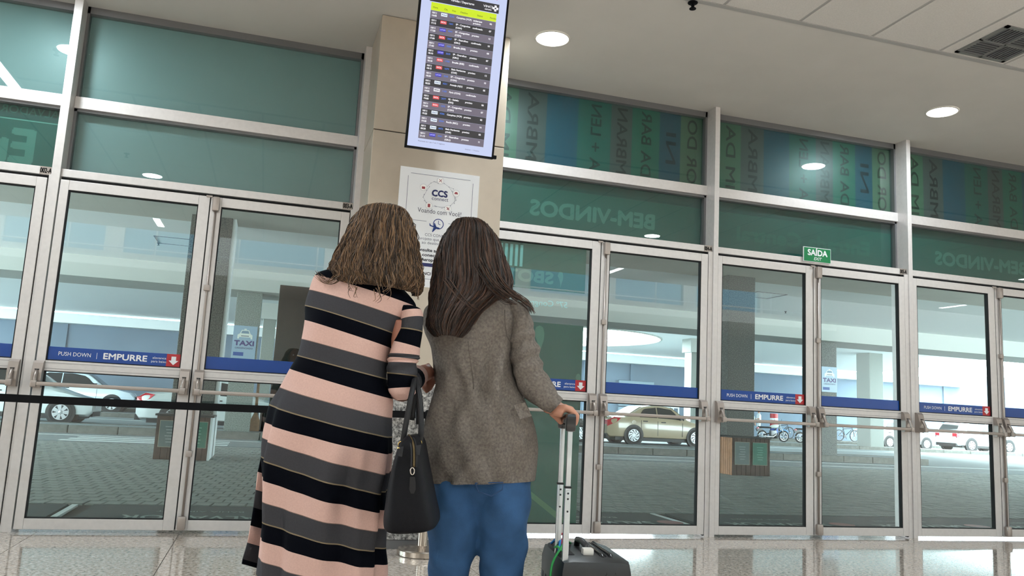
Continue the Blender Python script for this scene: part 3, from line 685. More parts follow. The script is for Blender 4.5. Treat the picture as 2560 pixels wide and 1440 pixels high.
for k in range(5): MB().box(21.7+k*.34, 21.76+k*.34, 36.5, 36.58, .6, 2.6).build('bar', MAT['white_wall'], lt)
for k in range(5): MB().box(21.7, 23.1, 36.51, 36.57, .6+k*.47, .68+k*.47).build('bar', MAT['white_wall'], lt)
# columns: granite shafts
def column(x0, x1, y0, y1, z0, z1, m_, lb, side=None, cap=False):
    c = thing('granite_column', ((x0+x1)/2, (y0+y1)/2, z0), lb, 'column')
    MB().cbox(x0, x1, y0, y1, z0, z1, .01).build('shaft', m_, c)
    if side: MB().box(x0-.012, x0-.001, y0+.01, y1-.01, z0, z1-.002).build('lit_side_sheet', side, c)  # pale left face, the light falling on that side put into its colour
    if cap: MB().box(x0-.1, x1+.1, y0-.1, y1+.1, z1, 4.5).build('capital', MAT['beam_paint'], c)
    return c
column(-1.40, -.76, 7.6, 8.2, -.018, 3.9, MAT['column_granite'], 'dark granite column outside the left doors, behind the wooden info stand', None)
MB().box(-.755, -.70, 7.62, 8.18, 0, 3.895).build('corner_strip', MAT['white_wall'], bpy.data.objects['granite_column'])
column(8.72, 9.33, 7.8, 8.4, -.018, 3.9, MAT['column_granite'], 'dark granite column outside the right doors, behind the wooden info stand')
column(-.83, -.25, 13.95, 14.5, .15, 3.45, MAT['column_granite_light'], 'grey granite column with taxi panel on the median, left of the dark totem')
column(15.60, 16.13, 13.95, 14.5, .15, 3.45, MAT['column_granite'], 'grey granite column with taxi panel on the median, seen through the right doors')
column(-.27, .19, 25.7, 26.3, .14, 3.9, MAT['column_granite_light'], 'pale granite column on the far median, beside the dark totem', MAT['white_wall'], True)
column(17.86, 18.40, 25.7, 26.3, .14, 3.9, MAT['column_granite_light'], 'pale granite column on the far median, behind the gold car', MAT['white_wall'], True)
column(27.1, 27.85, 25.5, 26.4, .14, 4.5, MAT['column_granite_light'], 'pale two-toned column on the far median, left of the silver hatchback', MAT['beam_paint'])
# taxi panels
mat('taxi_panel', srgb(150, 172, 190), .4)
def taxi(cx, y, z0, z1, lb):
    t = thing('taxi_sign', (cx, y, z0), lb, 'sign', 'taxi panels on the columns')
    w_ = .27; MB().cbox(cx-w_, cx+w_, y-.02, y, z0, z1, .004).build('panel', MAT['taxi_panel'], t)
    mb = MB(); yy_ = y-.0215; h_ = z1-z0; c = srgb(226, 226, 214)
    def pg(pts, col): mb.prism([(cx+a*.5, z0+h_*b) for a, b in pts], lambda a, b: (a, yy_, b), lambda a, b: (a, yy_+.001, b), col)
    pg([(-.34, .60), (-.34, .72), (-.24, .76), (-.16, .87), (.16, .87), (.24, .76), (.34, .72), (.34, .60), (.26, .60), (.26, .65), (-.26, .65), (-.26, .60)], c)
    pg([(-.06, .875), (.06, .875), (.05, .91), (-.05, .91)], c); yy_ -= .0012
    pg([(-.19, .765), (.19, .765), (.14, .845), (-.14, .845)], srgb(120, 142, 160)); pg([(-.18, .675), (.18, .675), (.18, .70), (-.18, .70)], srgb(110, 116, 120))
    add_text(mb, 'TAXI', face_in(cx, yy_, z0+h_*.46), .16, .008, fit=.44, col=srgb(70, 60, 110)); add_text(mb, 'CREDENCIADO', face_in(cx, yy_, z0+h_*.315), .05, .001, fit=.40, col=srgb(60, 62, 100))
    pg([(-.46, .08), (0, .08), (0, .19), (-.46, .19)], srgb(20, 70, 140)); mb.build('print', MAT['print_attr'], t)
taxi(-.56, 13.95, 1.86, 2.64, 'pale blue TAXI panel on the left granite column'); taxi(15.865, 13.95, 1.98, 2.72, 'pale blue TAXI panel on the right granite column')
# wooden info stands with two notice boards each
mat('wood_dark', srgb(70, 50, 40), .7, noise=(9, .2)); mat('wood_orange', srgb(186, 134, 100), .7, noise=(9, .15))
mat('board_grey', srgb(96, 112, 112), .5); mat('board_green', srgb(26, 112, 92), .5); mat('stand_top', srgb(34, 34, 34), .6)
def stand(x0, x1, y0, y1, h, lb, sidem, rside):
    s = thing('info_stand', ((x0+x1)/2, (y0+y1)/2, 0), lb, 'stand', 'wooden info stands at the columns')
    MB().box(x0+.02, x1-.02, y0+.02, y1, -.018, h-.03).build('core', MAT['wood_dark'], s)
    n_ = 8; w_ = (x1-x0)/n_
    for k in range(n_): MB().cbox(x0+k*w_+.003, x0+(k+1)*w_-.003, y0, y0+.02, 0, h-.03, .002).build('slat', MAT['wood_dark'], s)
    m_ = 7; d_ = (y1-y0)/m_
    for k in range(m_): MB().cbox(x0-.002, x0+.02, y0+k*d_+.005, y0+(k+1)*d_-.005, 0, h-.03, .002).build('slat', sidem, s)
    MB().box(x1-.02, x1+.012, y0-.004, y1, 0, h-.03).build('side_panel', rside, s)
    MB().cbox(x0-.03, x1+.03, y0-.03, y1, h-.03, h, .004).build('top_board', MAT['stand_top'], s)
    wd_ = x1-x0
    for a, b, mm, tc in ((.06, .46, 'board_grey', (150, 160, 160)), (.54, .94, 'board_green', (120, 180, 160))):
        bo = MB().cbox(x0+wd_*a, x0+wd_*b, y0-.012, y0, h*.27, h*.86, .002).build('notice_board', MAT[mm], s)
        fr = MB(); xa, xb, za, zb = x0+wd_*a, x0+wd_*b, h*.27, h*.86
        for q in ((xa, xb, za, za+.008), (xa, xb, zb-.008, zb), (xa, xa+.008, za, zb), (xb-.008, xb, za, zb)): fr.box(q[0], q[1], y0-.014, y0-.011, q[2], q[3], srgb(150, 150, 130))
        for k in range(6): fr.box((xa+xb)/2-.07+.012*(k % 3), (xa+xb)/2+.07-.014*(k % 2), y0-.0135, y0-.012, zb-.10-.045*k, zb-.088-.045*k, srgb(*tc))
        fr.build('notice_print', MAT['print_attr'], bo)
stand(-1.49, -.72, 6.85, 7.55, .67, 'dark wooden info stand with grey and green boards outside the left doors', MAT['wood_dark'], MAT['white_wall'])
stand(8.50, 9.30, 7.25, 7.78, .72, 'wooden info stand with orange slatted side outside the right doors', MAT['wood_orange'], MAT['wood_dark'])
# dark totem, wooden post, bin on the median
mat('totem', srgb(26, 28, 26), .2)
tt = thing('dark_totem', (.6, 5.1, 0), 'tall dark glossy totem outside, between the striped dress and the taxi column', 'totem')
MB().cbox(.075, 1.12, 5.0, 5.22, .0, 2.52, .01).build('body', MAT['totem'], tt); MB().box(.05, 1.15, 4.97, 5.25, -.018, .05).build('base', MAT['stand_top'], tt)
mat('wood_light', srgb(150, 112, 78), .6, noise=(12, .2))
wp = thing('wooden_post', (-.15, 14.2, .15), 'slim light wooden post with broad foot on the median beside the dark totem', 'post')
MB().prism([(-.11, .17), (.11, .17), (.11, .42), (.035, .60), (.03, 1.35), (-.03, 1.35), (-.035, .60), (-.11, .42)], lambda a, b: (-.15+a, 14.16, b), lambda a, b: (-.15+a, 14.24, b)).build('post', MAT['wood_light'], wp)
bn_ = thing('black_bin', (.08, 14.55, .15), 'black round bin on the median behind the wooden post', 'bin')
MB().lathe([(.12, .16), (.16, .2), (.17, .6), (.15, .68), (.02, .70)], 16, Matrix.Translation((.08, 14.55, 0))).build('drum', MAT['black_gloss'], bn_, True, 40)
# ceiling details of the porch: sprinklers, hatch outlines
for x, y, z, lb in ((-1.0, 6.1, 3.9, 'tiny sprinkler head on the porch soffit above the left doors'), (-2.3, 11.0, 3.935, 'tiny sprinkler head on the white porch ceiling, left pane'), (10.5, 10.2, 3.935, 'tiny sprinkler head on the white porch ceiling seen through the right doors'), (5.2, 6.4, 3.9, 'tiny sprinkler head on the soffit above the door with the plain banner'), (13.0, 12.0, 3.935, 'tiny sprinkler head near the beam, right-hand doors'), (9.0, 6.3, 3.9, 'tiny sprinkler head on the soffit right of the exit sign')): sprinkler(x, y, z, lb)
for x, y, lb in ((10.9, 9.9, 'square access hatch outlined in the white porch ceiling, right side'), (-1.9, 10.6, 'square access hatch outlined in the white porch ceiling, left side')):
    ho = thing('access_hatch', (x, y, 3.93), lb, 'hatch', 'access hatches in the porch ceiling')
    for a, b, c, d in ((-.4, .4, -.4, -.385), (-.4, .4, .385, .4), (-.4, -.385, -.4, .4), (.385, .4, -.4, .4)): MB().box(x+a, x+b, y+c, y+d, 3.925, 3.9345).build('frame_bar', MAT['alu_dark'], ho)
# trees far behind the right wall
mat('leaf', srgb(88, 120, 92), .8, noise=(3, .3)); mat('bark', srgb(90, 76, 62), .9)
for x, y, s_, lb in ((84, 62, 1.2, 'pale distant tree at the far right edge'), (90, 66, 1.5, 'larger distant tree at the far right edge')):
    tr_ = thing('tree', (x, y, 0), lb, 'tree', 'distant trees')
    MB().tube([(x, y, 0), (x+.2, y, 3*s_), (x, y, 5.5*s_)], .25, 8).build('trunk', MAT['bark'], tr_, True)
    rr = random.Random(int(x)); cm = MB()
    for _ in range(700):
        a = rr.uniform(0, 6.283); e = rr.uniform(-1, 1); q = rr.random()**.4*2.2*s_; p = Vector((x+q*math.cos(a)*math.sqrt(1-e*e), y+q*math.sin(a)*math.sqrt(1-e*e), 6.5*s_+q*e*.9))
        t1 = Vector((rr.uniform(-1, 1), rr.uniform(-1, 1), rr.uniform(-1, 1))).normalized()*.35; t2 = t1.orthogonal().normalized()*.2
        cm.add([p-t1, p+t2, p+t1, p-t2], [(0, 1, 2, 3)])
    cm.build('crown', MAT['leaf'], tr_, kind='stuff')
# ================================================================== vehicles on the drive
mat('car_glass', srgb(22, 28, 30), .08, spec=.7); mat('tyre', (.02, .02, .021), .8); mat('rim', srgb(170, 172, 174), .35, .8); mat('rim_dark', srgb(30, 31, 33), .4, .4)
mat('lamp_red', srgb(190, 20, 40), .2, coat=.5); mat('lamp_white', srgb(225, 232, 236), .15, coat=.6); mat('car_black', srgb(24, 25, 26), .5); mat('plate', srgb(224, 228, 232), .5)
def lerp(a, b, t): return a+(b-a)*t
def interp(tab, x):
    if x <= tab[0][0]: return tab[0][1]
    for (a, p), (b, q) in zip(tab, tab[1:]):
        if x <= b: t = (x-a)/(b-a); t = t*t*(3-2*t)*.35+t*.65; return lerp(p, q, t)
    return tab[-1][1]
def car(label, style, paint, pos, rz=0, rimstyle=0, extra=()):
    """local frame: x forward, rear bumper at x=0"""
    S = dict(
        hatch=dict(L=3.95, W=1.70, fw=.80, rw=3.22, r=.30,
                   belt=[(0, .82), (.25, .93), (1.6, .92), (2.75, .89), (3.2, .82), (3.75, .70), (3.95, .55)],
                   roof=[(.0, .85), (.10, .95), (.42, 1.34), (.9, 1.46), (1.7, 1.49), (2.2, 1.42), (3.02, .92), (3.3, .83), (3.95, .56)], sw=[(.62, 1.42), (1.46, 2.62)], rg=(.14, .40), wg=(2.25, 2.97)),
        sedan=dict(L=4.25, W=1.70, fw=.98, rw=3.46, r=.31,
                   belt=[(0, .80), (.2, .92), (1.0, .94), (2.9, .90), (3.5, .82), (4.05, .68), (4.25, .52)],
                   roof=[(0, .82), (.2, .95), (.72, 1.00), (1.42, 1.36), (2.0, 1.44), (2.5, 1.38), (3.22, .92), (3.6, .83), (4.25, .53)], sw=[(1.22, 1.90), (1.94, 2.86)], rg=(.82, 1.38), wg=(2.55, 3.16)),
        suv=dict(L=4.35, W=1.80, fw=.88, rw=3.52, r=.34,
                 belt=[(0, .92), (.2, 1.05), (1.6, 1.05), (3.0, 1.02), (3.5, .98), (4.15, .84), (4.35, .62)],
                 roof=[(0, .95), (.10, 1.08), (.45, 1.52), (.9, 1.64), (1.9, 1.66), (2.45, 1.56), (3.2, 1.05), (3.6, .99), (4.35, .64)], sw=[(.66, 1.50), (1.54, 2.85)], rg=(.14, .42), wg=(2.5, 3.14)))[style]
    L, Wd, r_ = S['L'], S['W'], S['r']; hw = Wd/2; zs = .20 if style != 'suv' else .27
    def wid(x): return hw*(1-.16*max(0, 1-x/.45)**2-.20*max(0, 1-(L-x)/.6)**2)
    def zb(x): return interp(S['belt'], x)
    def zr(x): return max(interp(S['roof'], x), zb(x)+.012)
    def wr(x): k = min(1, max(0, (zr(x)-zb(x))/.45)); return wid(x)*lerp(.93, .74, k)
    c = thing('car', (0, 0, 0), label, 'car')
    xs = [L*k/44 for k in range(45)]; xs[0] = .0; rows = []
    for x in xs:
        w, b, t, q = wid(x), zb(x), zr(x), wr(x); e = .10 if x < .05 or x > L-.05 else 0; z0 = zs+e
        half = [(w*.80, z0), (w*.97, z0+.06), (w, lerp(z0, b, .45)), (w*.985, lerp(z0, b, .8)), (w*.955, b), (lerp(w*.955, q, .5), lerp(b, t-.05, .5)), (q, t-.045), (q*.86, t-.008), (q*.4, t+.004)]
        rows.append([Vector((x, -y, z)) for y, z in half]+[Vector((x, y, z)) for y, z in reversed(half)])
    col = srgb(*paint); mb = MB(); mb.grid(rows, col); mb.add(rows[0], [tuple(range(len(rows[0])))], col); mb.add(rows[-1], [tuple(range(len(rows[0])))], col)
    mb.build('body', MAT['paint_attr'], c, True, 42)
    def side(x, t, s, off=.008):
        b, tt, w, q = zb(x), zr(x)-.045, wid(x)*.955, wr(x); return Vector((x, s*(lerp(w, q, t)+off), lerp(b, tt, t)))
    for s in (-1, 1):
        for k, (a, b) in enumerate(S['sw']):
            n_ = 8; up, lo = [], []
            for i in range(n_+1):
                x = lerp(a, b, i/n_); f_ = 1
                if k == 0: f_ = min(1, .35+2.2*(i/n_))
                if k == len(S['sw'])-1: f_ = min(1, .25+2.4*(1-i/n_))
                lo.append(side(x, .07, s)); up.append(side(x, .07+.80*min(1, f_), s))
            MB().grid([lo, up], closed=False).build('side_window', MAT['car_glass'], c)
    for nm, (a, b) in (('rear_window', S['rg']), ('windscreen', S['wg'])):
        g = []
        for i in range(7):
            x = lerp(a, b, i/6); q = wr(x)*.84; z = zr(x)
            nx = zr(x+.02)-zr(x-.02); nrm = Vector((-nx, 0, .04)).normalized()*.014
            g.append([Vector((x, lerp(-q, q, j/6), z+.004-.008*abs(j/3-1)**2))+nrm for j in range(7)])
        MB().grid(g, closed=False).build(nm, MAT['car_glass'], c, True)
    for x in (S['fw'], S['rw']):
        for s in (-1, 1):
            w = wid(x); M_ = Matrix.Translation((x, s*(w-.20), r_)) @ Matrix.Rotation(R(-90*s), 4, 'X')
            MB().lathe([(r_*1.22, .08), (r_*1.22, .206), (r_*1.14, .208), (.02, .208)], 28, M_).build('wheel_arch', MAT['car_black'], c, True, 30)
            wh = MB().lathe([(r_*.6, .02), (r_*.97, .03), (r_, .06), (r_, .19), (r_*.96, .214), (r_*.70, .218), (r_*.68, .205)], 28, M_).build('wheel', MAT['tyre'], c, True, 40)
            MB().lathe([(r_*.68, .206), (.01, .206)], 24, M_, cap=False).build('wheel_disc', MAT['rim_dark'], wh)
            sp = MB(); n_ = 7 if rimstyle == 0 else 9
            for k in range(n_):
                a = 2*math.pi*k/n_; R_ = M_ @ Matrix.Rotation(a, 4, 'Z')
                if rimstyle == 0: pts = [(.03, -.03), (r_*.66, -.055), (r_*.66, .055), (.03, .03)]
                else: pts = [(.02, -.012), (r_*.40, -.05), (r_*.68, .02), (r_*.66, .07), (r_*.36, .0), (.02, .012)]
                sp.add([R_ @ Vector((x_, y_, .214)) for x_, y_ in pts], [tuple(range(len(pts)))])
            sp.lathe([(r_*.69, .216), (r_*.63, .216)], 28, M_, cap=False); sp.lathe([(.05, .217), (.001, .222)], 10, M_, cap=False)
            sp.build('wheel_spokes', MAT['rim'], wh)
    # lamps, plate, bumpers, handles, mirrors
    for s in (-1, 1):
        zl = zb(.1)-.10
        tl = [side(x, 0, s, .034)+Vector((0, 0, dz)) for x, dz in ((.0, -.21), (.0, .0), (.22, .01), (.46, -.03), (.34, -.15), (.14, -.22))]
        MB().add([p for p in tl]+[p-Vector((0, s*.06, 0)) for p in tl], [tuple(range(6)), (6, 7, 1, 0), (1, 7, 8, 2), (2, 8, 9, 3), (3, 9, 10, 4), (4, 10, 11, 5), (5, 11, 6, 0)]).build('tail_lamp', MAT['lamp_red'], c)
        MB().cbox(-.012, .05, s*(wid(.02)-.30), s*(wid(.02)-.02), zl-.10, zl+.06, .01).build('tail_lamp', MAT['lamp_red'], c)
        xh = L-.42
        hl = [side(x, 0, s, .012)+Vector((0, 0, dz)) for x, dz in ((L-.66, -.03), (L-.35, -.02), (L-.1, -.06), (L-.14, -.17), (L-.45, -.15))]
        MB().add(hl+[p-Vector((-.04, s*.14, 0)) for p in hl], [tuple(range(5)), (2, 7, 8, 3), (1, 6, 7, 2)]).build('headlamp', MAT['lamp_white'], c)
        for a, b in S['sw']: MB().cbox(a+.12, a+.30, s*(wid(a)*.985)-.012, s*(wid(a)*.985)+.016, zb(a)-.13, zb(a)-.095, .008).build('door_handle', MAT['car_black'], c)
        xm = S['wg'][1]-.32; MB().cbox(xm-.07, xm+.07, s*(wid(xm)*.97)-.02+s*.06, s*(wid(xm)*.97)+.02+s*.12, zb(xm)+.02, zb(xm)+.15, .02).build('mirror', MAT['car_black'], c, True, 40)
        xd = S['sw'][1][0]-.02; sl_ = MB()
        for x in (S['sw'][0][0]+.05, xd, S['sw'][1][1]+.05): sl_.box(x-.006, x+.006, s*(wid(x)*1.0)-.003, s*(wid(x)*1.0)+.004, .32, zb(x)-.08)
        sl_.build('door_seam', MAT['car_black'], c)
    MB().cbox(-.025, .03, -.22, .22, zs+.36, zs+.50, .004).build('number_plate', MAT['plate'], c)
    MB().cbox(L-.03, L+.02, -.24, .24, zs+.18, zs+.31, .004).build('number_plate', MAT['plate'], c)
    MB().cbox(-.03, .12, -hw*.78, hw*.78, zs-.02, zs+.14, .02).build('lower_bumper', MAT['car_black'], c)
    MB().cbox(L-.12, L+.012, -hw*.62, hw*.62, zs+.0, zs+.14, .02).build('lower_grille', MAT['car_black'], c)
    MB().cbox(L-.10, L+.008, -hw*.42, hw*.42, zs+.30, zs+.42, .02).build('grille', MAT['car_black'], c)
    MB().box(.3, L-.3, -hw*.9, hw*.9, zs-.08, zs+.06).build('underbody', MAT['car_black'], c)
    if 'spoiler' in extra:
        MB().cbox(.02, .22, -hw*.6, hw*.6, zr(.12)+.10, zr(.12)+.13, .01).build('spoiler', MAT['plate'], c)
        for s in (-1, 1): MB().box(.1, .16, s*.5-.02, s*.5+.02, zr(.12)-.02, zr(.12)+.11).build('spoiler_foot', MAT['plate'], c)
    if 'rails' in extra:
        for s in (-1, 1): MB().tube([(.6, s*.62, zr(.7)+.0), (.75, s*.62, zr(.8)+.06), (2.0, s*.62, zr(2.0)+.05), (2.2, s*.62, zr(2.2))], .018).build('roof_rail', MAT['car_black'], c, True)
    if 'fuel' in extra: MB().lathe([(.085, 0), (.08, .006), (.001, .007)], 18, Matrix.Translation((.98, -wid(.98)*.99+.002, zb(.98)-.17)) @ Matrix.Rotation(R(90), 4, 'X'), srgb(*paint)).build('fuel_flap', MAT['paint_attr'], c, True, 30)
    c.location = pos; c.rotation_euler = (0, 0, rz); return c
car('white hatchback with seven-spoke wheel covers in the lane behind the left median', 'hatch', (226, 232, 232), (-8.4, 19.05, 0))
car('silver saloon with dark red tail lamps ahead of the white hatchback', 'sedan', (196, 202, 200), (-3.35, 19.05, 0))
car('white sport utility car parked by the far blue wall on the left', 'suv', (214, 226, 236), (-9.65, 32.6, 0), extra=('rails',))
car('gold saloon with spoiler seen through the door right of the suitcase', 'sedan', (178, 158, 130), (11.75, 21.35, 0), rimstyle=1, extra=('spoiler', 'fuel'))
car('dark car behind the gold saloon, mostly hidden by the green film', 'hatch', (28, 30, 34), (7.45, 21.35, 0), rimstyle=1)
car('silver hatchback parked by the far wall on the right', 'hatch', (206, 214, 220), (31.35, 30.85, 0))
car('white sport utility car with roof rails parked at the far right', 'suv', (232, 236, 238), (36.75, 30.9, 0), extra=('rails',))

# motorcycles and bicycles near the far wall
mat('chrome', srgb(200, 204, 206), .15, 1.0); mat('bike_red', srgb(170, 30, 40), .3); mat('bike_blue', srgb(90, 150, 200), .3); mat('tank', srgb(190, 198, 190), .25)
def ringpts(cx, cz, r_, n=24): return [Vector((cx+r_*math.cos(2*math.pi*k/n), 0, cz+r_*math.sin(2*math.pi*k/n))) for k in range(n+1)]
def wheel(par, cx, r_, tr, spokes=10, rimm='chrome'):
    w = MB().tube(ringpts(cx, r_, r_-tr), tr, 8, cap=False).build('wheel', MAT['tyre'], par, True)
    MB().tube(ringpts(cx, r_, r_-2.2*tr), tr*.45, 6, cap=False).build('rim', MAT[rimm], w, True)
    s = MB()
    for k in range(spokes):
        a = 2*math.pi*k/spokes; s.tube([(cx, 0, r_), (cx+(r_-2.2*tr)*math.cos(a), 0, r_+(r_-2.2*tr)*math.sin(a))], .005, 4)
    s.build('spokes', MAT['chrome'], w); MB().tube([(cx, -.05, r_), (cx, .05, r_)], .035, 10).build('hub', MAT['chrome'], w, True)
def motorbike(label, pos, rz, tankm):
    c = thing('motorcycle', (0, 0, 0), label, 'motorcycle')
    wheel(c, 0, .30, .045); wheel(c, 1.27, .31, .042)
    MB().tube([(0, .07, .30), (.35, .08, .42), (.62, .06, .50), (.95, .0, .82)], .022).tube([(0, -.07, .30), (.35, -.08, .42), (.62, -.06, .50), (.95, .0, .82)], .022).build('frame', MAT['black_gloss'], c, True)
    for s in (-1, 1): MB().tube([(1.27, s*.08, .31), (1.0, s*.08, .92)], .02).build('fork', MAT['chrome'], c, True)
    MB().tube([(.92, -.34, 1.05), (1.0, -.12, .98), (1.0, .12, .98), (.92, .34, 1.05)], .014).build('handlebar', MAT['black'], c, True)
    for s in (-1, 1): MB().tube([(.95, s*.30, 1.06), (.93, s*.36, 1.22)], .008).build('mirror_stem', MAT['black'], c)
    MB().grid([[Vector((x, h*w*math.cos(a), z+.11*h*math.sin(a)+.02)) for a in [2*math.pi*k/12 for k in range(12)]] for x, h, z, w in ((.42, .3, .74, .10), (.55, .8, .78, .13), (.75, 1, .80, .14), (.90, .8, .82, .12), (.98, .2, .84, .08))]).build('tank', MAT[tankm], c, True)
    MB().cbox(-.22, .48, -.11, .11, .70, .79, .03).build('seat', MAT['black'], c, True, 40)
    MB().prism([(-.38, .66), (-.12, .72), (.02, .60), (-.30, .52)], lambda a, b: (a, -.05, b), lambda a, b: (a, .05, b)).build('rear_mudguard', MAT['black_gloss'], c)
    MB().cbox(-.30, -.22, -.06, .06, .66, .74, .01).build('tail_lamp', MAT['lamp_red'], c)
    MB().cbox(.46, .80, -.12, .12, .30, .60, .04).build('engine', MAT['alu_dark'], c, True, 40)
    MB().tube([(.75, -.14, .42), (.55, -.17, .26), (.0, -.17, .28), (-.35, -.17, .34)], .035, 10).build('exhaust', MAT['chrome'], c, True)
    MB().lathe([(.09, 0), (.08, .05), (.03, .10)], 14, Matrix.Translation((1.04, 0, .90)) @ Matrix.Rotation(R(-90), 4, 'Y')).build('headlamp', MAT['chrome'], c, True)
    MB().tube([(1.27+.33*math.cos(a), 0, .31+.35*math.sin(a)) for a in [R(40+20*k) for k in range(6)]], .03, 6).build('front_mudguard', MAT['bike_blue' if tankm == 'tank' else 'bike_red'], c, True)
    c.location = pos; c.rotation_euler = (0, 0, rz)
motorbike('silver motorcycle with blue mudguard parked beyond the right info stand', (25.66, 32.0, 0), R(-4), 'tank')
motorbike('red motorcycle parked right of the silver one', (27.8, 31.7, 0), R(-10), 'bike_red')
def bicycle(label, pos, rz, fm):
    c = thing('bicycle', (0, 0, 0), label, 'bicycle', 'bicycles by the blue wall'); wheel(c, 0, .34, .022, 12, 'alu_dark'); wheel(c, 1.05, .34, .022, 12, 'alu_dark')
    f = MB()
    for p, q in (((.0, 0, .34), (.38, 0, .30)), ((.38, 0, .30), (.25, 0, .86)), ((.0, 0, .34), (.29, 0, .72)), ((.29, 0, .72), (.86, 0, .78)), ((.38, 0, .30), (.86, 0, .70)), ((1.05, 0, .34), (.83, 0, .95))): f.tube([p, q], .017, 6)
    f.build('frame', MAT[fm], c, True)
    MB().tube([(.78, -.28, .98), (.85, -.1, .97), (.85, .1, .97), (.78, .28, .98)], .013).build('handlebar', MAT['black'], c, True)
    MB().cbox(.12, .36, -.07, .07, .86, .91, .02).build('saddle', MAT['black'], c, True, 40)
    MB().lathe([(.09, -.01), (.09, .01)], 14, Matrix.Translation((.38, -.05, .30)) @ Matrix.Rotation(R(90), 4, 'X')).build('chainring', MAT['alu_dark'], c)
    MB().tube([(.38, -.06, .30), (.46, -.06, .14)], .01).tube([(.38, .06, .30), (.30, .06, .46)], .01).build('crank', MAT['black'], c)
    c.location = pos; c.rotation_euler = (0, 0, rz)
bicycle('black bicycle between the two motorcycles', (28.1, 34.4, .14), R(6), 'black'); bicycle('black bicycle beside the arched rack', (32.6, 34.6, .14), R(-2), 'black'); bicycle('white bicycle leaning between the hatchback and the white sport utility car', (38.3, 34.6, .14), R(20), 'white_wall')
br = thing('bicycle_rack', (34.3, 35.2, .14), 'pale arched bicycle rack by the blue wall', 'rack')
MB().tube([(33.95, 35.2, .14)]+[(34.35+.4*math.cos(a), 35.2, .45+.42*math.sin(a)) for a in [R(180-18*k) for k in range(11)]]+[(34.75, 35.2, .14)], .03, 8).build('hoop', MAT['white_wall'], br, True)
MB().box(33.8, 34.9, 35.1, 35.3, .14, .16).build('foot', MAT['alu_dark'], br)
# no-parking disc, barrel
ns = thing('no_parking_sign', (41.9, 34.6, .14), 'round red-rimmed road sign on a post behind the white sport utility car', 'sign')
MB().tube([(41.9, 34.6, .14), (41.9, 34.6, 1.9)], .03).build('post', MAT['alu_dark'], ns, True)
Mn = Matrix.Translation((41.9, 34.55, 1.75)) @ Matrix.Rotation(R(90), 4, 'X'); MB().lathe([(.34, 0), (.34, .02), (.001, .02)], 28, Mn).build('disc', MAT['print_white'], ns); MB().lathe([(.34, .022), (.27, .022)], 28, Mn, cap=False).build('red_ring', MAT['banner_red'], ns)
rs = thing('red_wall_sign', (20.87, 35.5, 1.85), 'small round red sign above the roof of the gold saloon', 'sign'); Mn = Matrix.Translation((20.87, 35.5, 1.72)) @ Matrix.Rotation(R(90), 4, 'X')
MB().lathe([(.24, 0), (.24, .02), (.001, .02)], 24, Mn).build('disc', MAT['banner_red'], rs); MB().tube([(20.87, 35.52, .14), (20.87, 35.52, 1.9)], .025).build('post', MAT['alu_dark'], rs, True)
tb = thing('traffic_barrel', (27.75, 34.0, .14), 'red and white banded traffic barrel behind the silver motorcycle', 'barrel')
for z0, z1, cc in ((.14, .45, 'black'), (.45, .75, 'banner_blue'), (.75, 1.15, 'banner_red'), (1.15, 1.27, 'print_white'), (1.27, 1.52, 'banner_red')): MB().lathe([(.22, z0), (.22, z1)], 20, Matrix.Translation((27.75, 34.0, 0))).build('band', MAT[cc], tb, True, 30)
# ================================================================== people and what they carry
FH = Vector((math.sin(_yaw), math.cos(_yaw), 0))            # horizontal direction in which the two women look
def remeshed(mb, voxel, name, m_, parent, smooth_it=3, colf=None):
    me = mb.data('tmp', m_); o = bpy.data.objects.new('tmp', me); COL.objects.link(o)
    md = o.modifiers.new('r', 'REMESH'); md.mode = 'VOXEL'; md.voxel_size = voxel
    ms = o.modifiers.new('s', 'SMOOTH'); ms.iterations = smooth_it; ms.factor = .5
    dg = bpy.context.evaluated_depsgraph_get(); me2 = bpy.data.meshes.new_from_object(o.evaluated_get(dg)); bpy.data.objects.remove(o)
    me2.name = name
    for p in me2.polygons: p.use_smooth = True
    if colf:
        ca = me2.color_attributes.new('Col', 'FLOAT_COLOR', 'POINT'); buf = []
        for v in me2.vertices: buf += list(colf(v.co))
        ca.data.foreach_set('color', buf)
    me2.materials.clear(); me2.materials.append(m_)
    o2 = bpy.data.objects.new(name, me2); COL.objects.link(o2)
    if parent is not None: put(o2, parent)
    return o2
def ellipsoid(mb, c, rx, ry, rz, axes=None, n=16):
    ax = axes or (Vector((1, 0, 0)), Vector((0, 1, 0)), Vector((0, 0, 1))); c = Vector(c); rows = []
    for i in range(1, n//2): 
        t = math.pi*i/(n//2); rows.append([c+ax[0]*rx*math.sin(t)*math.cos(a)+ax[1]*ry*math.sin(t)*math.sin(a)+ax[2]*rz*math.cos(t) for a in [2*math.pi*k/n for k in range(n)]])
    mb.grid(rows); mb.add(rows[0], [tuple(range(n))]); mb.add(rows[-1], [tuple(range(n))])
def cr(p0, p1, p2, p3, t):
    return ((p1*2)+(p2-p0)*t+(p0*2-p1*5+p2*4-p3)*t*t+(p1*3-p0-p2*3+p3)*t*t*t)*.5
def ring_tab(tab):
    out = []
    for (uL, vL), (uR, vR), d, b in tab:
        out.append((at(uL, vL, d), at(uR, vR, d), b))
    return out
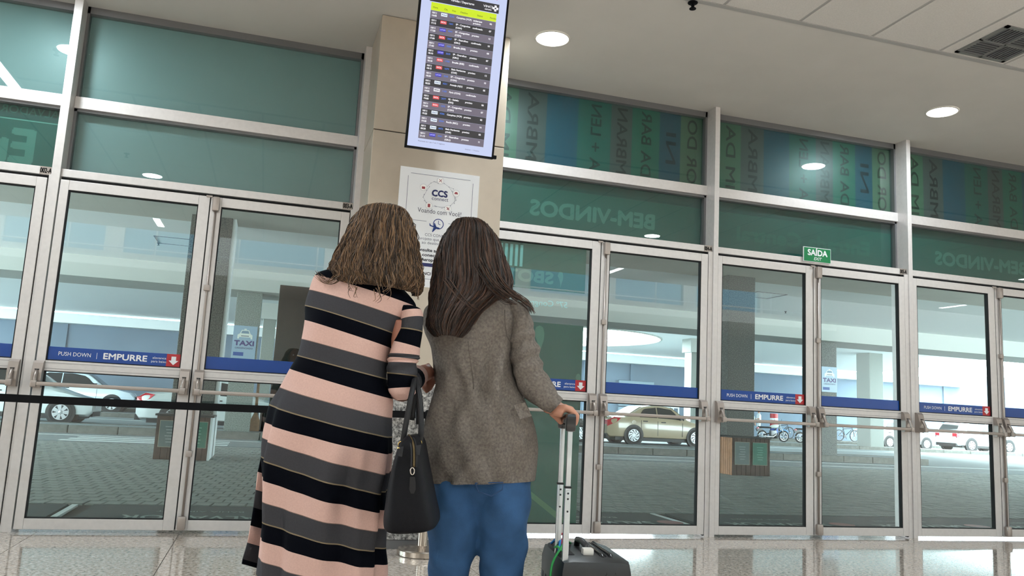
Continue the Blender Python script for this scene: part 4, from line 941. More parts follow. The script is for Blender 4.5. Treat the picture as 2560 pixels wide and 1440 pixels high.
class Loft:
    def __init__(s, rings, p=2.0, face=None): s.r = rings; s.p = p; s.n = len(rings); s.face = face or FH
    def frame(s, t):                                        # t in [0, n-1]
        i = min(int(t), s.n-2); f = t-i; g = lambda k: s.r[max(0, min(s.n-1, k))]
        L = cr(g(i-1)[0], g(i)[0], g(i+1)[0], g(i+2)[0], f); Rr = cr(g(i-1)[1], g(i)[1], g(i+1)[1], g(i+2)[1], f)
        b = cr(*[Vector((g(i+k)[2], 0, 0)) for k in (-1, 0, 1, 2)], f).x
        return L, Rr, b
    def pt(s, th, t, off=0.0):
        L, Rr, b = s.frame(t); c = (L+Rr)*.5; A = (Rr-L)*.5; co, si = math.cos(th), math.sin(th); e = 2/s.p
        f = lambda q: math.copysign(abs(q)**e, q)
        v = A*f(co)+s.face*(b*f(si)); ln = v.length
        return c+v*(1+off/max(ln, 1e-5))
    def rows(s, n, sub, disp=None, t0=0, t1=None):
        t1 = s.n-1 if t1 is None else t1; k = int((t1-t0)*sub)
        return [[s.pt(2*math.pi*j/n, t0+(t1-t0)*i/k, disp(2*math.pi*j/n, t0+(t1-t0)*i/k) if disp else 0) for j in range(n)] for i in range(k+1)]
mat('skin', srgb(196, 142, 118), .5, spec=.4, noise=(25, .05)); mat('skin_dark', srgb(160, 108, 90), .5, spec=.4, noise=(25, .05))
mat('dress', (1, 1, 1), .9, spec=.08, attr=True, noise=(220, .05), bump=.1, bscale=400)
mat('tweed', srgb(112, 105, 99), .95, spec=.1, noise=(130, .26), bump=.25, bscale=180)
mat('denim', srgb(52, 86, 126), .85, spec=.2, noise=(14, .16), bump=.2, bscale=420)
mat('hair', (1, 1, 1), .38, spec=.45, attr=True)
mat('bag_black', (.006, .006, .008), .6, spec=.15, bump=.15, bscale=500); mat('bag_trim', srgb(34, 34, 36), .5, spec=.25); mat('gold', srgb(190, 160, 100), .25, 1.0); mat('zip', srgb(92, 76, 48), .4, .6)
mat('shoe', srgb(232, 230, 226), .6); mat('shoe_dark', (.02, .02, .02), .5)
def hair(parent, tab, n_str, dark, light, wave, seed, span0=180, span1=118, extra=None, wid=.0015):
    rr = random.Random(seed); Lf = Loft(ring_tab(tab), 2.0); T = Lf.n-1; mb = MB(); n = 72; sub = 7
    def sp(t): k = min(1, t/T/.4); return R(lerp(span0, span1, k))
    ph = [rr.uniform(0, 6.28) for _ in range(8)]
    def groove(a, t): return (.004*math.sin(17*a+ph[0]+wave*3*math.sin(t*1.7+ph[1]))+.003*math.sin(31*a+ph[2]+wave*4*math.sin(t*2.3+ph[3]))+.002*math.sin(53*a+ph[4]))*min(1, .25+t/T*1.4)
    def colr(k): return tuple(lerp(dark[q], light[q], k) for q in range(3))+(1,)
    rows, cols = [], []
    K = T*sub
    for i in range(K+1):
        t = T*i/K; s_ = sp(t); rows.append([Lf.pt(-math.pi/2-s_+2*s_*j/(n-1), t, groove(-math.pi/2-s_+2*s_*j/(n-1), t)-.006) for j in range(n)])
    base = len(mb.v); mb.v += [tuple(p) for r_ in rows for p in r_]
    strip = [rr.random()**1.5 for _ in range(n)]
    for i in range(K):
        for j in range(n-1):
            a = i*n+j; mb.f.append((base+a, base+a+1, base+a+1+n, base+a+n)); k = strip[(j+int(1.2*math.sin(i*.35))) % n]; mb.c.append(colr(.45*k*min(1, .2+i/K*1.3)))
    for _ in range(n_str):
        t0 = T*rr.uniform(0.02, .32); t1 = T*rr.uniform(.86, 1.04) if rr.random() < .8 else T*rr.uniform(.6, .9); t1 = min(t1, T)
        x = rr.uniform(-1, 1); p1, p2 = rr.uniform(0, 6.28), rr.uniform(.8, 1.4); am = wave*rr.uniform(.3, 1.0); off = rr.uniform(-.002, .009); k = rr.random()**1.6
        pts, rs = [], []; m_ = 16
        for i in range(m_+1):
            t = lerp(t0, t1, i/m_); s_ = sp(t); th = -math.pi/2+x*s_*.985+am*.10*math.sin(p1+p2*t*1.6)*min(1, t/T*1.5)
            pts.append(Lf.pt(th, t, off+groove(th, t)+am*.004*math.sin(p1*2+t*2.2))); rs.append(wid*(.45+.55*math.sin(math.pi*min(.92, .1+i/m_*.85)))*rr.uniform(.8, 1.2))
        mb.tube(pts, 0, 3, colr(k), cap=False, rs=rs)
    for st in (extra or []):
        for _ in range(st[1]):
            j = lambda q: Vector((rr.uniform(-q, q), rr.uniform(-q, q), rr.uniform(-q, q))); o_ = j(st[2]); P = [at(*p)+o_*(1-.3*i/len(st[0]))+j(.004) for i, p in enumerate(st[0])]
            pts = [cr(P[max(0, i-1)], P[i], P[min(len(P)-1, i+1)], P[min(len(P)-1, i+2)], f/5) for i in range(len(P)-1) for f in range(5)]+[P[-1]]
            mb.tube(pts, 0, 3, colr(rr.random()**1.4), cap=False, rs=[wid*(1-.7*i/len(pts)) for i in range(len(pts))])
    return mb.build('hair', MAT['hair'], parent, True)
def tube_to(mb, pts): mb.tube([at(*p[:3]) if not isinstance(p[0], Vector) else p[0] for p in pts], 0, 12, rs=[p[-1] for p in pts])
def head(mb, c, w=.073, d=.092, h=.115, up=Vector((0, 0, 1)), fwd=None):
    fwd = fwd or FH; rt = fwd.cross(up).normalized(); ax = (rt, fwd, up)
    ellipsoid(mb, c, w, d, h, ax); ellipsoid(mb, c+fwd*.035-up*.055, w*.78, d*.66, .06, ax)           # skull, jaw
    mb.tube([c+fwd*.085+up*.015, c+fwd*.108-up*.025, c+fwd*.09-up*.032], 0, 8, rs=[.008, .014, .010])     # nose
    for s in (-1, 1): ellipsoid(mb, c+rt*s*w*1.0-up*.01, .010, .022, .032, ax, 10)                         # ears
    mb.tube([c+fwd*.088-rt*.022-up*.062, c+fwd*.094-up*.06, c+fwd*.088+rt*.022-up*.062], .006, 6)         # lips
    return rt
def eyes(parent, c, rt, fwd, up):
    for s in (-1, 1):
        e = MB(); ellipsoid(e, c+fwd*.076+rt*s*.032+up*.005, .012, .012, .010, (rt, fwd, up), 10); e.build('eye', MAT['print_white'], parent, True)

# ---------------------------------------------------------------- woman in the striped dress
w1 = thing('person', at(860, 1740, 2.52), 'woman with wavy brown hair in a long pink, grey and black striped dress', 'person')
w1.location.z = 0
D1 = 2.52
b = MB(); hc = at(958, 606, D1+.02); up1 = (at(958, 540, D1)-at(945, 680, D1)).normalized(); fw1 = (FH+Vector((0, 0, .25))).normalized()
up1 = (up1-fw1*up1.dot(fw1)).normalized(); rt1 = head(b, hc, up=up1, fwd=fw1)
tube_to(b, [(942, 665, D1+.02, .05), (928, 715, D1+.02, .048), (915, 755, D1+.02, .06)])
tube_to(b, [(838, 745, D1+.02, .045), (915, 775, D1+.02, .07), (1010, 795, D1+.01, .042)])
tube_to(b, [(915, 770, D1+.02, .08), (880, 880, D1+.02, .09), (850, 1000, D1+.02, .09), (825, 1100, D1+.02, .10), (815, 1180, D1+.02, .10)])
fl1 = [at(770, 1740, D1), at(860, 1745, D1)]
for s, (hx, fx) in enumerate(((770, 765), (865, 870))):
    an = at(fx, 1700, D1); an.z = .09; kn = at((hx+fx)/2, 1460, D1); kn.z = .45
    b.tube([at(hx+30*(1-s), 1190, D1+.02), kn, an], 0, 12, rs=[.085, .055, .036]); b.tube([an, an+Vector((0, 0, -.05)), an+FH*.15+Vector((0, 0, -.06))], 0, 10, rs=[.036, .034, .022])
tube_to(b, [(1012, 800, D1-.02, .042), (1008, 900, D1-.03, .038), (1003, 968, D1-.03, .034), (1030, 952, D1+.10, .030), (1047, 938, D1+.17, .024)])
pal = at(1062, 932, D1+.20); b.tube([at(1047, 938, D1+.17), pal, at(1074, 930, D1+.22)], 0, 10, rs=[.024, .030, .024])
for k in range(4):
    q = at(1070+5*k, 914+7*k, D1+.22+.004*k); b.tube([pal, q, q+Vector((.008, .03, -.02)), q+Vector((-.004, .036, -.05)), q+Vector((-.02, .02, -.062))], 0, 8, rs=[.014, .011, .010, .009, .007])
b.tube([pal+Vector((-.01, 0, -.01)), at(1056, 955, D1+.20), at(1062, 962, D1+.24)], 0, 8, rs=[.016, .012, .009])
tube_to(b, [(838, 748, D1+.02, .042), (808, 860, D1+.06, .036), (815, 930, D1+.10, .032), (880, 930, D1+.24, .026), (930, 905, D1+.30, .022)])
pb = at(945, 898, D1+.32); b.tube([at(930, 905, D1+.30), pb], 0, 10, rs=[.022, .028])
for k in range(4): q = at(956+2*k, 880+9*k, D1+.34); b.tube([pb, q, q+Vector((.02, .02, .0))], 0, 8, rs=[.012, .010, .008])
b.tube([pb, at(948, 872, D1+.31), at(955, 862, D1+.32)], 0, 8, rs=[.014, .011, .009])
body1 = remeshed(b, .0055, 'body', MAT['skin_dark'], w1); eyes(w1, hc, rt1, fw1, up1)
PK, GY, BK, GD = srgb(200, 166, 156), srgb(62, 62, 66), srgb(5, 7, 15), srgb(128, 114, 92)
Lp = [(862, 668), (815, 676), (789, 690), (776, 727), (766, 765), (765, 802), (757, 848), (747, 888), (729, 922), (707, 968), (683, 1010), (672, 1055), (664, 1092), (659, 1137), (659, 1186), (659, 1238), (660, 1287), (658, 1333), (656, 1382), (653, 1426), (651, 1472), (649, 1520), (647, 1568), (645, 1616), (644, 1664)]
Rp = [(985, 702), (1020, 735), (1040, 768), (1012, 799), (992, 836), (976, 870), (970, 907), (966, 946), (981, 997), (980, 1044), (981, 1091), (981, 1134), (975, 1183), (964, 1229), (963, 1276), (961, 1321), (956, 1368), (958, 1410), (957, 1455), (957, 1500), (956, 1545), (956, 1590), (955, 1636), (955, 1682), (954, 1728)]
bs = [.045, .07, .09, .105, .115, .12, .12, .12, .125, .135, .145, .15, .15, .15, .15, .15, .15, .15, .152, .154, .156, .158, .16, .162, .164]
rg = [(at(*l, D1), at(*r_, D1), q) for l, r_, q in zip(Lp, Rp, bs)]
L1 = Loft(rg, 2.25)
seq = [BK, BK, PK, GY, BK]; seq = [BK, BK]+[(PK, GY, BK)[k % 3] for k in range(30)]
def fold1(a, t):
    back = max(0, -math.sin(a)); k = max(0, min(1, (t-8)/5))
    return k*(.010*math.sin(7*a+.4*t)+.006*math.sin(13*a+1.3))+(1-k)*.004*math.sin(5*a+t*1.1)*back-.012*math.exp(-((a-R(300))/.12)**2)*k
nA, sub = 96, 6; db = MB()
for i in range(L1.n-1):
    rows = [[L1.pt(2*math.pi*j/nA, i+q/sub, fold1(2*math.pi*j/nA, i+q/sub)) for j in range(nA)] for q in range(sub+1)]
    c = seq[i]
    if c == BK and i > 2:
        ins = [[L1.pt(2*math.pi*j/nA, i+.07, fold1(2*math.pi*j/nA, i+.07)) for j in range(nA)]]
        db.grid([rows[0]]+ins, GD); db.grid(ins+rows[1:], c)
    elif c == GY:
        ins = [[L1.pt(2*math.pi*j/nA, i+.035, fold1(2*math.pi*j/nA, i+.035)) for j in range(nA)]]; db.grid([rows[0]]+ins, srgb(120, 100, 92)); db.grid(ins+rows[1:], c)
    else: db.grid(rows, c)
# right sleeve
def sleeve(mb, tab, cols, p=2.0, n=40, sub=5, disp=None):
    Ls = Loft(ring_tab(tab), p)
    for i in range(Ls.n-1): mb.grid([[Ls.pt(2*math.pi*j/n, i+q/sub, disp(2*math.pi*j/n, i+q/sub) if disp else 0) for j in range(n)] for q in range(sub+1)], cols[i] if cols else None)
    for i in (0, Ls.n-1):
        rr_ = [Ls.pt(2*math.pi*j/n, i) for j in range(n)]; mb.add(rr_, [tuple(range(n))], cols[min(i, len(cols)-1)] if cols else None)
dS = D1-.03
sleeve(db, [((1000, 765), (1040, 766), dS, .03), ((1003, 780), (1053, 774), dS, .045), ((1002, 800), (1058, 792), dS, .05), ((1000, 820), (1056, 828), dS, .052), ((999, 823), (1056, 831), dS, .052), ((984, 853), (1050, 870), dS, .052), ((974, 884), (1049, 889), dS, .052), ((971, 893), (1047, 900), dS, .05), ((969, 906), (1043, 909), dS, .05), ((968, 931), (1041, 939), dS, .048), ((968, 934), (1041, 942), dS, .048), ((970, 972), (1036, 968), dS, .046), ((978, 988), (1030, 984), dS, .042), ((992, 1001), (1016, 1000), dS, .02)], [BK, PK, GY, GD, BK, PK, GY, PK, GY, GD, BK, PK, PK], disp=lambda a, t: .003*math.sin(t*6+2*a) if 6 < t < 10 else 0)
fa = MB(); 
for k, (c0, q0, q1) in enumerate(((PK, 0, .25), (GY, .25, .5), (BK, .5, .75), (PK, .75, 1.0))):
    P0, P1 = at(1003, 968, D1-.03), at(1044, 940, D1+.15); db.tube([P0.lerp(P1, q0), P0.lerp(P1, (q0+q1)/2), P0.lerp(P1, q1)], 0, 20, c0, False, rs=[lerp(.045, .036, q0), lerp(.045, .036, (q0+q1)/2), lerp(.045, .036, q1)])
# left sleeve, bent forward of the body
for k in range(6):
    ctl = [at(838, 748, D1+.03), at(810, 860, D1+.06), at(815, 930, D1+.10), at(880, 930, D1+.24)]; f = lambda q: cr(ctl[0], ctl[0], ctl[1], ctl[2], q*2) if q < .5 else cr(ctl[0], ctl[1], ctl[2], ctl[3], q*2-1)
    db.tube([f(k/6), f((k+.5)/6), f((k+1)/6)], .043, 20, (PK, GY, BK)[k % 3], False)
dress = db.build('dress', MAT['dress'], w1, True, 50)
# front skirt panel showing beyond the left side, shorter than the back
pn = MB(); pl_, pr_l = [(690, 1095), (656, 1137), (646, 1196), (635, 1269), (628, 1314), (620, 1357), (607, 1402), (604, 1412)], [(760, 1100), (760, 1150), (755, 1208), (748, 1284), (742, 1330), (736, 1374), (728, 1424), (726, 1436)]
cs = [GY, BK, PK, GY, BK, PK, GY, BK]; cs = [BK, BK, PK, GY, BK, PK, GY, BK]
lv = [(656, 1137), (646, 1180), (641, 1225), (635, 1269), (628, 1314), (620, 1357), (608, 1398), (606, 1410)]; cl = [BK, PK, GY, BK, PK, GY, BK]
cl = [BK, PK, GY, BK, PK, GY, BK]; rows_all = []
for i, (u, v) in enumerate(lv):
    rows_all.append([at(u+k*16, v+k*4.6, D1+.05+.10*math.sin(k/6*1.4)) for k in range(7)])
for i in range(len(lv)-1):
    A, B = rows_all[i], rows_all[i+1]; pn.grid([A, [p.lerp(q, .5) for p, q in zip(A, B)], B], cl[i], closed=False)
o_ = pn.build('skirt_front_panel', MAT['dress'], w1, True); so = o_.modifiers.new('t', 'SOLIDIFY'); so.thickness = .004
hair(w1, [(945, 509, 0, 0)] if False else [((948, 511), (978, 513), D1+.01, .015), ((922, 519), (1000, 521), D1+.01, .05), ((906, 532), (1013, 535), D1+.01, .078), ((888, 560), (1026, 562), D1+.01, .098), ((869, 600), (1034, 602), D1+.01, .108), ((848, 640), (1041, 644), D1+.01, .112), ((832, 678), (1048, 688), D1, .115), ((838, 705), (1047, 722), D1, .118), ((852, 716), (1040, 736), D1, .112)], 2200, srgb(46, 32, 23)[:3], srgb(138, 106, 76)[:3], .9, 11,
     extra=[([(845, 690, D1-.1), (825, 700, D1-.09), (808, 694, D1-.08), (793, 678, D1-.08)], 10, .012), ([(1040, 700, D1-.05), (1044, 728, D1-.05), (1046, 745, D1-.06)], 8, .008), ([(880, 705, D1-.13), (875, 722, D1-.14), (882, 732, D1-.14)], 10, .02), ([(960, 700, D1-.14), (965, 725, D1-.15), (955, 737, D1-.15)], 16, .03)])
for s, fx in enumerate((765, 870)):
    an = at(fx, 1700, D1); an.z = 0
    sh_ = MB().prism([(-.07, 0), (.19, 0), (.19, .03), (.10, .07), (.0, .085), (-.07, .08)], lambda a, b_: an+FH*a+_r0*.04+Vector((0, 0, b_)), lambda a, b_: an+FH*a-_r0*.04+Vector((0, 0, b_))); sh_.build('shoe', MAT['shoe_dark'], w1)

# ---------------------------------------------------------------- woman in the tweed blazer
D2 = 2.66
w2 = thing('person', at(1190, 1760, D2), 'woman with long straight dark hair in a grey blazer and blue jeans', 'person'); w2.location.z = 0
BARC = Vector((.947, -3.945, .985)); E1 = Vector((.985, -.16, 0)).normalized(); WX = Vector((-.16, -.985, 0)).normalized(); UZ = Vector((0, 0, 1))
b = MB(); hc = at(1180, 640, D2+.02); fw2 = (FH+Vector((-.05, 0, .3))).normalized(); up2 = (UZ-fw2*fw2.z).normalized(); rt2 = head(b, hc, up=up2, fwd=fw2)
tube_to(b, [(1180, 690, D2+.02, .045), (1180, 735, D2+.02, .045), (1180, 770, D2+.03, .06)])
tube_to(b, [(1085, 792, D2+.02, .04), (1180, 790, D2+.03, .06), (1288, 785, D2, .04)])
tube_to(b, [(1180, 790, D2+.02, .075), (1180, 880, D2+.02, .08), (1190, 980, D2+.02, .085), (1198, 1100, D2+.02, .095), (1200, 1190, D2+.02, .10)])
for s, (hx, fx) in enumerate(((1135, 1122), (1258, 1250))):
    an = at(fx, 1735, D2); an.z = .09; kn = at((hx+fx)/2, 1470, D2)
    b.tube([at(hx+25*(1-2*s), 1215, D2+.02), kn, an], 0, 12, rs=[.07, .05, .035]); b.tube([an, an+Vector((0, 0, -.05)), an+FH*.15+Vector((0, 0, -.06))], 0, 10, rs=[.035, .033, .022])
tube_to(b, [(1292, 790, D2-.01, .038), (1312, 880, D2-.02, .034), (1330, 945, D2-.03, .030), (1370, 990, D2-.05, .026)])
wr = BARC-E1*.062+UZ*.032; pc_ = BARC-E1*.022+UZ*.030
b.tube([at(1370, 990, D2-.05), wr, pc_], 0, 12, rs=[.026, .0215, .024])
for k, off in enumerate((-.030, -.010, .010, .030)):
    ln = (1, 1.08, 1.0, .86)[k]; kn = BARC+E1*.014*ln+UZ*(.031-.004*abs(k-1))+WX*off
    b.tube([BARC-E1*.045+UZ*.03+WX*off*.6, BARC-E1*.012+UZ*.035+WX*off, kn, BARC+E1*.032*ln+UZ*.010+WX*off, BARC+E1*.024+UZ*(-.014)+WX*off*.95, BARC+E1*.002+UZ*(-.022)+WX*off*.9], 0, 10, rs=[.013, .0125, .0108, .0098, .009, .0072])
b.tube([BARC-E1*.045+UZ*.018-WX*.022, BARC-E1*.026+UZ*.002-WX*.034, BARC-E1*.008-UZ*.018-WX*.036], 0, 10, rs=[.014, .0115, .0085])
b.tube([BARC-E1*.05+UZ*.022+WX*.02, BARC-E1*.02+UZ*.012+WX*.034], 0, 10, rs=[.014, .012])
tube_to(b, [(1105, 795, D2+.02, .038), (1118, 890, D2+.07, .034), (1125, 945, D2+.12, .030), (1155, 930, D2+.26, .025), (1165, 905, D2+.30, .022)])
pb = at(1172, 896, D2+.31); b.tube([at(1165, 905, D2+.30), pb], 0, 10, rs=[.022, .028])
for k in range(4): q = at(1178+3*k, 878+8*k, D2+.33); b.tube([pb, q, q+Vector((.02, .02, .0))], 0, 8, rs=[.012, .010, .008])
b.tube([pb, at(1172, 872, D2+.31), at(1180, 862, D2+.32)], 0, 8, rs=[.014, .011, .009])
remeshed(b, .0048, 'body', MAT['skin'], w2, 2); eyes(w2, hc, rt2, fw2, up2)
# jeans
jb = MB()
def leg_fold(a, t): return .004*math.sin(3*a+t*2.3)+.003*math.sin(5*a-t*3.1)
sleeve(jb, [((1085, 1130), (1322, 1130), D2+.01, .10), ((1079, 1180), (1327, 1180), D2+.01, .112), ((1076, 1220), (1326, 1222), D2+.01, .114), ((1074, 1262), (1324, 1262), D2+.02, .104), ((1090, 1290), (1306, 1290), D2+.03, .08), ((1130, 1318), (1262, 1318), D2+.03, .05), ((1170, 1340), (1220, 1340), D2+.03, .03)], None, 2.3, 56, 5)
sleeve(jb, [((1082, 1190), (1200, 1200), D2, .105), ((1074, 1250), (1205, 1258), D2, .122), ((1071, 1305), (1204, 1312), D2, .118), ((1071, 1348), (1197, 1352), D2, .106), ((1072, 1395), (1184, 1396), D2, .095), ((1076, 1445), (1174, 1445), D2, .09), ((1082, 1540), (1168, 1540), D2, .085), ((1082, 1640), (1166, 1640), D2, .085), ((1080, 1738), (1168, 1738), D2, .088)], None, 2.2, 44, 5, leg_fold)
sleeve(jb, [((1196, 1200), (1326, 1190), D2, .105), ((1191, 1258), (1325, 1250), D2, .124), ((1190, 1312), (1321, 1305), D2, .12), ((1195, 1352), (1318, 1346), D2, .108), ((1199, 1395), (1314, 1392), D2, .098), ((1204, 1445), (1309, 1442), D2, .092), ((1208, 1540), (1300, 1540), D2, .088), ((1208, 1640), (1296, 1640), D2, .088), ((1206, 1738), (1298, 1738), D2, .09)], None, 2.2, 44, 5, leg_fold)
je = remeshed(jb, .0075, 'jeans', MAT['denim'], w2, 5)
mat('stitch', srgb(44, 72, 110), .9)
pk = MB(); pts = [(1188, 1208), (1258, 1206), (1256, 1224), (1228, 1240), (1196, 1230), (1188, 1208)]; pk.tube([at(u, v, D2-.135) for u, v in pts], .0022, 5); pk.build('back_pocket', MAT['stitch'], je)
for s, fx in enumerate((1122, 1250)):
    an = at(fx, 1735, D2); an.z = 0
    MB().prism([(-.08, 0), (.19, 0), (.20, .03), (.10, .08), (.0, .10), (-.08, .09)], lambda a, b_: an+FH*a+_r0*.043+Vector((0, 0, b_)), lambda a, b_: an+FH*a-_r0*.043+Vector((0, 0, b_))).build('shoe', MAT['shoe'], w2)
# blazer
bz_ = MB(); rt_ = random.Random(4)
def bf(a, t):
    back = max(0, -math.sin(a)); u_ = math.cos(a)           # u_: -1 left .. +1 right
    k = max(0, min(1, (t-4)/3))
    f = (.010*math.sin(7*u_+1.7*t)+.005*math.sin(15*u_-2.1*t))*k*back
    f -= .034*math.exp(-((u_-(.55-.16*(t-5)))/.13)**2)*back*k*max(0, min(1, (9.5-t)/2)); f += .022*math.exp(-((u_-(.80-.16*(t-5)))/.12)**2)*back*k
    f -= .020*math.exp(-((u_+.45)/.15)**2)*back*max(0, 1-abs(t-7)/3)
    return f
tabB = [((1142, 735), (1218, 733), D2+.01, .05), ((1105, 748), (1262, 744), D2+.01, .075), ((1066, 768), (1296, 762), D2+.01, .095), ((1058, 795), (1304, 795), D2+.01, .108), ((1061, 828), (1296, 828), D2+.01, .115), ((1076, 864), (1284, 860), D2+.01, .12), ((1088, 912), (1282, 912), D2+.01, .122), ((1091, 951), (1290, 951), D2+.01, .122), ((1079, 1000), (1312, 1000), D2+.01, .125), ((1063, 1055), (1334, 1055), D2+.01, .13), ((1053, 1110), (1345, 1110), D2+.01, .135), ((1053, 1160), (1343, 1160), D2+.01, .137), ((1062, 1203), (1337, 1199), D2+.01, .138)]
LB = Loft(ring_tab(tabB), 2.25); rowsB = LB.rows(88, 7, bf)
bz_.grid(rowsB)
inner = [LB.pt(2*math.pi*j/88, LB.n-1, -.012) for j in range(88)]; inner2 = [p+Vector((0, 0, .10)) for p in inner]; bz_.grid([rowsB[-1], inner, inner2])
def sf(a, t): return (.006*math.sin(t*7+1.2*math.cos(a))*max(0, 1-abs(t-4.6)/2.2)+.003*math.sin(4*a+t*3))
sleeve(bz_, [((1255, 752), (1290, 752), D2-.0, .03), ((1266, 762), (1314, 764), D2-.01, .05), ((1272, 785), (1326, 788), D2-.015, .058), ((1275, 815), (1333, 815), D2-.02, .06), ((1275, 853), (1340, 845), D2-.02, .06), ((1276, 900), (1350, 892), D2-.025, .058), ((1286, 944), (1364, 928), D2-.03, .056), ((1308, 988), (1382, 962), D2-.035, .052), ((1345, 1019), (1397, 985), D2-.045, .046), ((1378, 1031), (1406, 1000), D2-.06, .038)], None, 2.0, 44, 7, sf)
tb_ = [at(1105, 792, D2+.03), at(1118, 890, D2+.08), at(1125, 945, D2+.12), at(1155, 930, D2+.24)]
bz_.tube([cr(tb_[0], tb_[0], tb_[1], tb_[2], k/5) for k in range(5)]+[cr(tb_[0], tb_[1], tb_[2], tb_[3], k/5) for k in range(5)]+[cr(tb_[1], tb_[2], tb_[3], tb_[3], k/5) for k in range(6)], .05, 24)
bl = bz_.build('blazer', MAT['tweed'], w2, True, 60)
fp = MB(); q = [at(1284, 1012, D2-.115), at(1312, 1006, D2-.10), at(1330, 1040, D2-.085), at(1300, 1048, D2-.115)]; nn = -FH*.008
fp.add(q+[p+nn for p in q], [(0, 1, 2, 3), (4, 5, 6, 7), (0, 1, 5, 4), (1, 2, 6, 5), (2, 3, 7, 6), (3, 0, 4, 7)]); fp.build('pocket_flap', MAT['tweed'], bl)
mat('seam', srgb(88, 81, 75), .95)
MB().tube([LB.pt(R(-92), 5+.5*k, bf(R(-92), 5+.5*k)+.0002) for k in range(6)], .0012, 5).build('back_seam', MAT['seam'], bl, True)
MB().tube([at(1262, 775, D2-.09), at(1263, 810, D2-.095), at(1268, 842, D2-.09), at(1277, 856, D2-.075)], .0018, 5).build('armhole_seam', MAT['seam'], bl, True)
hair(w2, [((1163, 546), (1187, 547), D2+.01, .015), ((1145, 552), (1200, 553), D2+.01, .045), ((1131, 572), (1222, 573), D2+.01, .08), ((1111, 602), (1240, 604), D2+.01, .10), ((1097, 640), (1255, 643), D2+.01, .115), ((1090, 680), (1267, 684), D2, .125), ((1086, 712), (1272, 716), D2-.005, .132), ((1083, 740), (1262, 744), D2-.01, .138), ((1080, 765), (1236, 768), D2-.01, .145), ((1076, 792), (1206, 795), D2-.015, .148), ((1074, 822), (1184, 826), D2-.02, .15), ((1094, 846), (1160, 850), D2-.03, .15)], 2200, srgb(17, 11, 8)[:3], srgb(92, 62, 45)[:3], .30, 23, span1=112,
     extra=[([(1235, 680, D2-.09), (1262, 720, D2-.10), (1292, 742, D2-.09), (1318, 760, D2-.08), (1330, 778, D2-.06)], 46, .012), ([(1200, 660, D2-.12), (1230, 712, D2-.14), (1262, 742, D2-.12), (1285, 752, D2-.10)], 40, .02), ([(1120, 700, D2-.14), (1150, 740, D2-.16), (1178, 765, D2-.16), (1192, 778, D2-.15)], 14, .012), ([(1087, 680, D2-.02), (1081, 712, D2-.02), (1084, 726, D2-.02)], 6, .006)])

# ---------------------------------------------------------------- handbag on her forearm
hb = thing('handbag', at(1030, 1320, 2.40), 'black handbag with two loop handles and gold fittings hanging between the two women', 'bag')
DB = 2.365
tabH = [((1022, 1088), (1048, 1086), DB, .10), ((1006, 1108), (1058, 1104), DB, .135), ((992, 1150), (1067, 1150), DB, .145), ((980, 1200), (1077, 1200), DB, .15), ((972, 1250), (1087, 1250), DB, .152), ((967, 1292), (1096, 1290), DB, .152), ((972, 1314), (1094, 1309), DB, .148), ((990, 1320), (1080, 1315), DB, .13)]
LH = Loft(ring_tab(tabH), 3.6); mb = MB(); rH = LH.rows(64, 6, lambda a, t: -.012*math.exp(-((math.cos(a)+.1)/.25)**2)*max(0, -math.sin(a))*max(0, 1-abs(t-2.2)/2)); mb.grid(rH); mb.add(rH[0], [tuple(range(64))]); mb.add(rH[-1], [tuple(range(64))]); mb.build('body', MAT['bag_black'], hb, True, 50)
def curve(P, k=6): P = [at(*p) for p in P]; return [cr(P[max(0, i-1)], P[i], P[i+1], P[min(len(P)-1, i+2)], f/k) for i in range(len(P)-1) for f in range(k)]+[P[-1]]
for P in ([(1006, 1112, DB-.02), (1012, 1075, DB-.02), (1024, 1010, DB), (1034, 962, DB+.06), (1038, 944, DB+.17), (1040, 960, DB+.26), (1030, 1050, DB+.26)], [(1049, 1108, DB-.02), (1053, 1070, DB-.02), (1051, 1010, DB+.02), (1044, 965, DB+.07), (1040, 946, DB+.17), (1042, 965, DB+.27), (1046, 1060, DB+.28)]):
    MB().tube(curve(P), .0085, 10).build('handle', MAT['bag_trim'], hb, True)
for u, v in ((1003, 1112), (1047, 1108)):
    MB().tube([at(u+7*math.cos(a), v+8*math.sin(a), DB-.045) for a in [2*math.pi*k/12 for k in range(13)]], .0022, 6, cap=False).build('ring_fitting', MAT['gold'], hb, True)
    MB().add([at(u-7, v+6, DB-.14), at(u+6, v+4, DB-.14), at(u+2, v+30, DB-.155), at(u-8, v+28, DB-.155)], [(0, 1, 2, 3)]).build('handle_tab', MAT['bag_trim'], hb)
MB().lathe([(.005, 0), (.003, .003)], 10, Matrix.Translation(at(996, 1121, DB-.15))).build('rivet', MAT['gold'], hb)
zp = [(1022, 1088, DB-.085), (1030, 1100, DB-.115), (1035, 1125, DB-.142), (1035, 1168, DB-.154)]
MB().tube(curve(zp), .0035, 6).build('zip', MAT['zip'], hb, True)
for du in (-6, 6): MB().tube(curve([(u+du*(.4 if i == 0 else 1), v, d) for i, (u, v, d) in enumerate(zp)]), .0024, 6).build('zip_tape', MAT['bag_trim'], hb, True)
MB().tube([at(1031+5*math.cos(a), 1178+9*math.sin(a), DB-.160) for a in [2*math.pi*k/12 for k in range(13)]], .0018, 6, cap=False).build('zip_slider', MAT['steel'], hb, True)
MB().prism([(-6, 8), (6, 8), (8, 22), (8, 40), (4, 50), (-4, 50), (-8, 40), (-7, 22)], lambda a, c: at(1031+a, 1184+c, DB-.162), lambda a, c: at(1031+a, 1184+c, DB-.157)).build('zip_pull', MAT['bag_trim'], hb)

